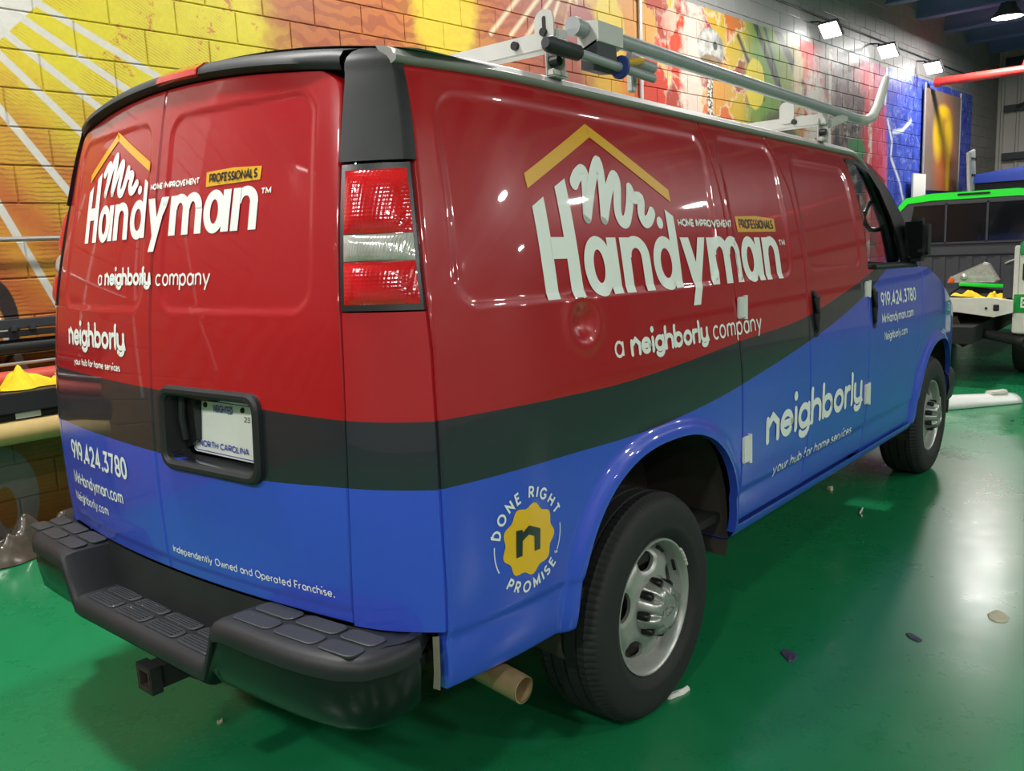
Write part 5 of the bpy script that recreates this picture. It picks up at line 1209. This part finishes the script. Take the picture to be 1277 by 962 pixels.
# loose things on the bed
cloth('black_bag', 'under_black', (8.42, -.42, .80), .16, .34, .15, 'black cloth bundle under the loose headlight on the pickup bed', 'bag', 23)
b = MB(); hb = [(-.16, .955), (-.19, 1.02), (-.50, 1.165), (-.545, 1.15), (-.64, .985), (-.62, .955)]
b.grid([[(8.46+.02*0, p[0], p[1]) for p in hb], [(8.40, p[0], p[1]) for p in hb], [(8.36, -.40+(p[0]+.40)*.93, 1.03+(p[1]-1.03)*.88) for p in hb]], True); b.add([(8.46, p[0], p[1]) for p in hb], [tuple(range(6))]); b.add([(8.36, -.40+(p[0]+.40)*.93, 1.03+(p[1]-1.03)*.88) for p in hb], [tuple(range(6))]); hl = tag(b.build('loose_headlight', 'lens_clear'), 'removed clear headlight unit lying on the pickup bed', 'headlight')
b = MB(); b.box((8.35, -.215, .985), (.02, .06, .05), None, .012); b.build('amber_lens', 'amber', hl)
b = MB(); b.lathe([(.0005, -.012), (.02, -.010), (.035, 0)], (8.358, -.33, 1.02), 'x', 20); b.build('reflector', 'silver', hl)
cloth('yellow_glove', 'cloth_yellow', (8.12, -.42, .80), .10, .16, .13, 'yellow cloth crumpled on the bed edge under the loose headlight', 'cloth', 21)
cloth('yellow_glove', 'cloth_yellow', (8.14, -.65, .80), .10, .09, .09, 'yellow cloth beside the white corner post of the pickup', 'cloth', 22)
b = MB(); b.box((8.30, -.52, .940), (.05, .44, .035), Matrix.Rotation(R(3), 3, 'X'), .008); tag(b.build('green_trim_strip', 'truck_green'), 'bright green trim strip lying across the bed beneath the headlight', 'trim')
b = MB(); b.tube([(8.03, -.15, .825), (8.04, -.3, .835), (8.03, -.45, .822), (8.2, -.60, .83)], .02, 8); tag(b.build('black_hose', 'under_black'), 'black hose lying on the bed edge under the yellow cloth', 'hose')
# white curved bumper cover on the floor
b = MB(); rows = []
for i in range(15):
    t_ = i/14; cx, cy = 6.52+.62*t_, -.50-.50*t_; row = []
    for k in range(9):
        a = math.pi*k/8; row.append((cx+.11*math.cos(a)*.6, cy+.11*math.cos(a)*.8, .004+.11*math.sin(a)*(1-.35*t_)))
    rows.append(row)
b.grid(rows); pc = tag(b.build('bumper_cover', 'white_paint'), 'white curved body panel lying on the green floor by the front wheel', 'panel')
sol = pc.modifiers.new('thick', 'SOLIDIFY'); sol.thickness = .006; sol.offset = 0
b = MB(); b.box((7.0, -.90, .095), (.16, .09, .03), Matrix.Rotation(R(-39), 3, 'Z'), .008); b.box((7.05, -.935, .10), (.08, .05, .03), Matrix.Rotation(R(-30), 3, 'Z'), .008); tag(b.build('plastic_bracket', 'dirty_white'), 'small grey-white bracket resting on the white floor panel', 'bracket')
# far wall things: banner, ladder, sheet, tarp, red pipe
bn = empty('banner', wp(15.9, 2.25, .05), 'tall brown banner with glowing golden figure on the blue wall', 'banner')
t = NT('banner_print'); P = t.obj(); X = t.xyz(P)
n_ = t.noise(3, P, 4); sx_, sz_ = X[0], X[2]
def bl(cx, cz, rx, rz):
    a = t.math('MULTIPLY', t.math('SUBTRACT', sx_, cx), 1/rx); c_ = t.math('MULTIPLY', t.math('SUBTRACT', sz_, cz), 1/rz)
    return t.math('MULTIPLY_ADD', t.math('SQRT', t.math('ADD', t.math('MULTIPLY', a, a), t.math('MULTIPLY', c_, c_))), -1., 1., clamp=True)
c_ = t.mix(n_, srgb('6a5a50'), srgb('8a7468')); c_ = t.mix(t.math('MULTIPLY', bl(.15, .55, .8, 1.3), 1.3, clamp=True), c_, srgb('c9682c'))
for (cx, cz, rx, rz) in ((-.25, .95, .38, .55), (.3, .95, .34, .55), (.02, 1.38, .42, .16), (.35, .35, .16, .6)): c_ = t.mix(t.math('MULTIPLY', bl(cx, cz, rx, rz), 1.8, clamp=True), c_, srgb('f2c31e'))
t.set(c_, .4, 0, .3)
b = MB(); b.box((0, 0, .84), (2.05, .02, 1.75)); o = b.build('banner_sheet', 'banner_print', None, smooth=False); o.location = wp(15.92, 2.22, .05); o.rotation_euler = (0, 0, TH); o.parent = bn; o.matrix_parent_inverse = bn.matrix_world.inverted()
for ds in (-1.03, 1.03):
    b = MB(); b.tube([wp(15.92+ds, 2.2, .05), wp(15.92+ds, 4.02, .05)], .02, 8); b.build('banner_pole', 'grey_trim', bn)
b = MB(); q0 = wp(17.25, 2.0, .35); 
ld = empty('white_ladder', wp(17.5, 0, .4), 'white perforated folding panel leaning by the banner', 'ladder')
b = MB(); M3 = Matrix.Rotation(TH, 3, 'Z') @ Matrix.Rotation(R(-12), 3, 'Y'); b.box(wp(16.75, 1.45, .4), (.42, .05, 2.95), M3, .01); b.build('ladder_rail', 'paper_white', ld)
for dz in (-.30, .0, .30):
    for dx in (-.1, 0, .1):
        b = MB(); b.box(wp(16.60+dx*1.2-dz*.2, 2.45+dz, .43), (.05, .02, .05), M3, .004); b.build('rung_hole', 'under_black', ld)
b = MB(); b.box(wp(14.55, 2.1, .1), (.65, .03, .7), Matrix.Rotation(TH, 3, 'Z')); tag(b.build('white_board', 'paper_white', smooth=False), 'blank white board standing below the blue mural', 'board')
b = MB(); b.box((15.2, 1.35, 2.02), (1.6, .5, .10), None, .02); b.box((15.3, 1.3, 1.0), (1.5, .45, 1.94), None, .02); tag(b.build('storage_cabinet', 'dirty_white'), 'long pale cabinet standing below the banner', 'cabinet')
tp = MB(); rows = []
for i in range(13):
    t_ = i/12; rows.append([(17.0, 1.5-3.4*t_, 2.30)]+[(17.06+.03*math.sin(k*.9+t_*3)+k*.15, 1.5-3.4*t_, 2.44+.34*min(1, t_*1.1)*(1-.05*k)+.012*math.sin(9*t_+k)) for k in range(6)]+[(17.98, 1.5-3.4*t_, 2.0)])
tp.grid(rows); tag(tp.build('blue_tarp', 'tarp_blue'), 'blue tarpaulin draped over stacked goods behind the pickup', 'tarp')
b = MB(); b.box((17.5, -.2, 1.19), (.8, 3.3, 2.38), None, .03); tag(b.build('stacked_goods', 'steel_dark'), 'dark stacked goods beneath the blue tarpaulin', 'goods')
b = MB(); b.tube([(15.6, 1.72, 4.03), (15.6, -7, 4.03)], .075, 16); b.tube([(15.6, -.35, 4.10), (15.6, -.35, 4.35)], .03, 10); b.tube([(15.6, 1.66, 4.03), (15.6, 1.74, 4.03)], .085, 16); tag(b.build('sprinkler_pipe', 'pipe_red'), 'red sprinkler pipe crossing below the ceiling', 'pipe')
b = MB(); b.tube([(15.6, .4, 4.1), (15.2, -.2, 5.5)], .02, 8); b.tube([(15.0, -.3, 4.6), (14.0, -.4, 5.6)], .03, 8); tag(b.build('pipe_hanger', 'pipe_red'), 'thin red branch pipe rising to the ceiling beams', 'pipe')
# ---------------------------------------------------------------- scraps on the floor
def scrap(x, y, sx, sy, h, rot, mat, label, seed, name='paper_scrap', cat='scrap'):
    rd = random.Random(seed); b = MB(); n = 9; o = [(sx*(.7+.4*rd.random())*math.cos(2*math.pi*k/n), sy*(.7+.4*rd.random())*math.sin(2*math.pi*k/n)) for k in range(n)]
    hh = [h*(.3+.9*rd.random()) for _ in range(n)]
    vs = [(p[0], p[1], .001) for p in o]+[(p[0]*.9, p[1]*.9, .001+q) for p, q in zip(o, hh)]+[(0, 0, .001+h*.8)]
    b.add(vs, [(k, (k+1) % n, n+(k+1) % n, n+k) for k in range(n)]+[(n+k, n+(k+1) % n, 2*n) for k in range(n)]); ob = b.build(name, mat, None, smooth=False); ob.location = (x, y, 0); ob.rotation_euler = (0, 0, rot); tag(ob, label, cat)
scrap(.152, .193, .014, .009, .012, .3, 'scrap_pale', 'small pale crumb on the floor beneath the tow hitch', 1)
scrap(3.787, -.586, .030, .02, .02, .7, 'scrap_pale', 'tan chip lying in the shadow beneath the side doors', 2)
scrap(1.19, -.975, .06, .014, .014, -.2, 'paper_white', 'torn whitish paper strip pinched by the rear tyre', 4)
scrap(1.66, -1.177, .05, .03, .006, .5, 'scrap_dark', 'flat dark purple scrap on the open floor beside the rear wheel', 5)
scrap(2.418, -1.724, .07, .04, .003, .2, 'scrap_pale', 'flat grey smear-like scrap far out on the green floor', 6)
scrap(2.053, -1.506, .05, .022, .003, .9, 'scrap_dark', 'thin dark flake on the floor out from the cargo doors', 7)
scrap(6.3, -1.136, .02, .02, .01, 0, 'scrap_dark', 'tiny dark crumb in front of the white floor panel', 8)
b = MB(); b.tube([(3.52, -.86, .004), (3.47, -.87, .006), (3.42, -.875, .004), (3.38, -.90, .004)], .004, 6); tag(b.build('string_bit', 'paper_white'), 'short white string on the floor near the front wheel', 'string')
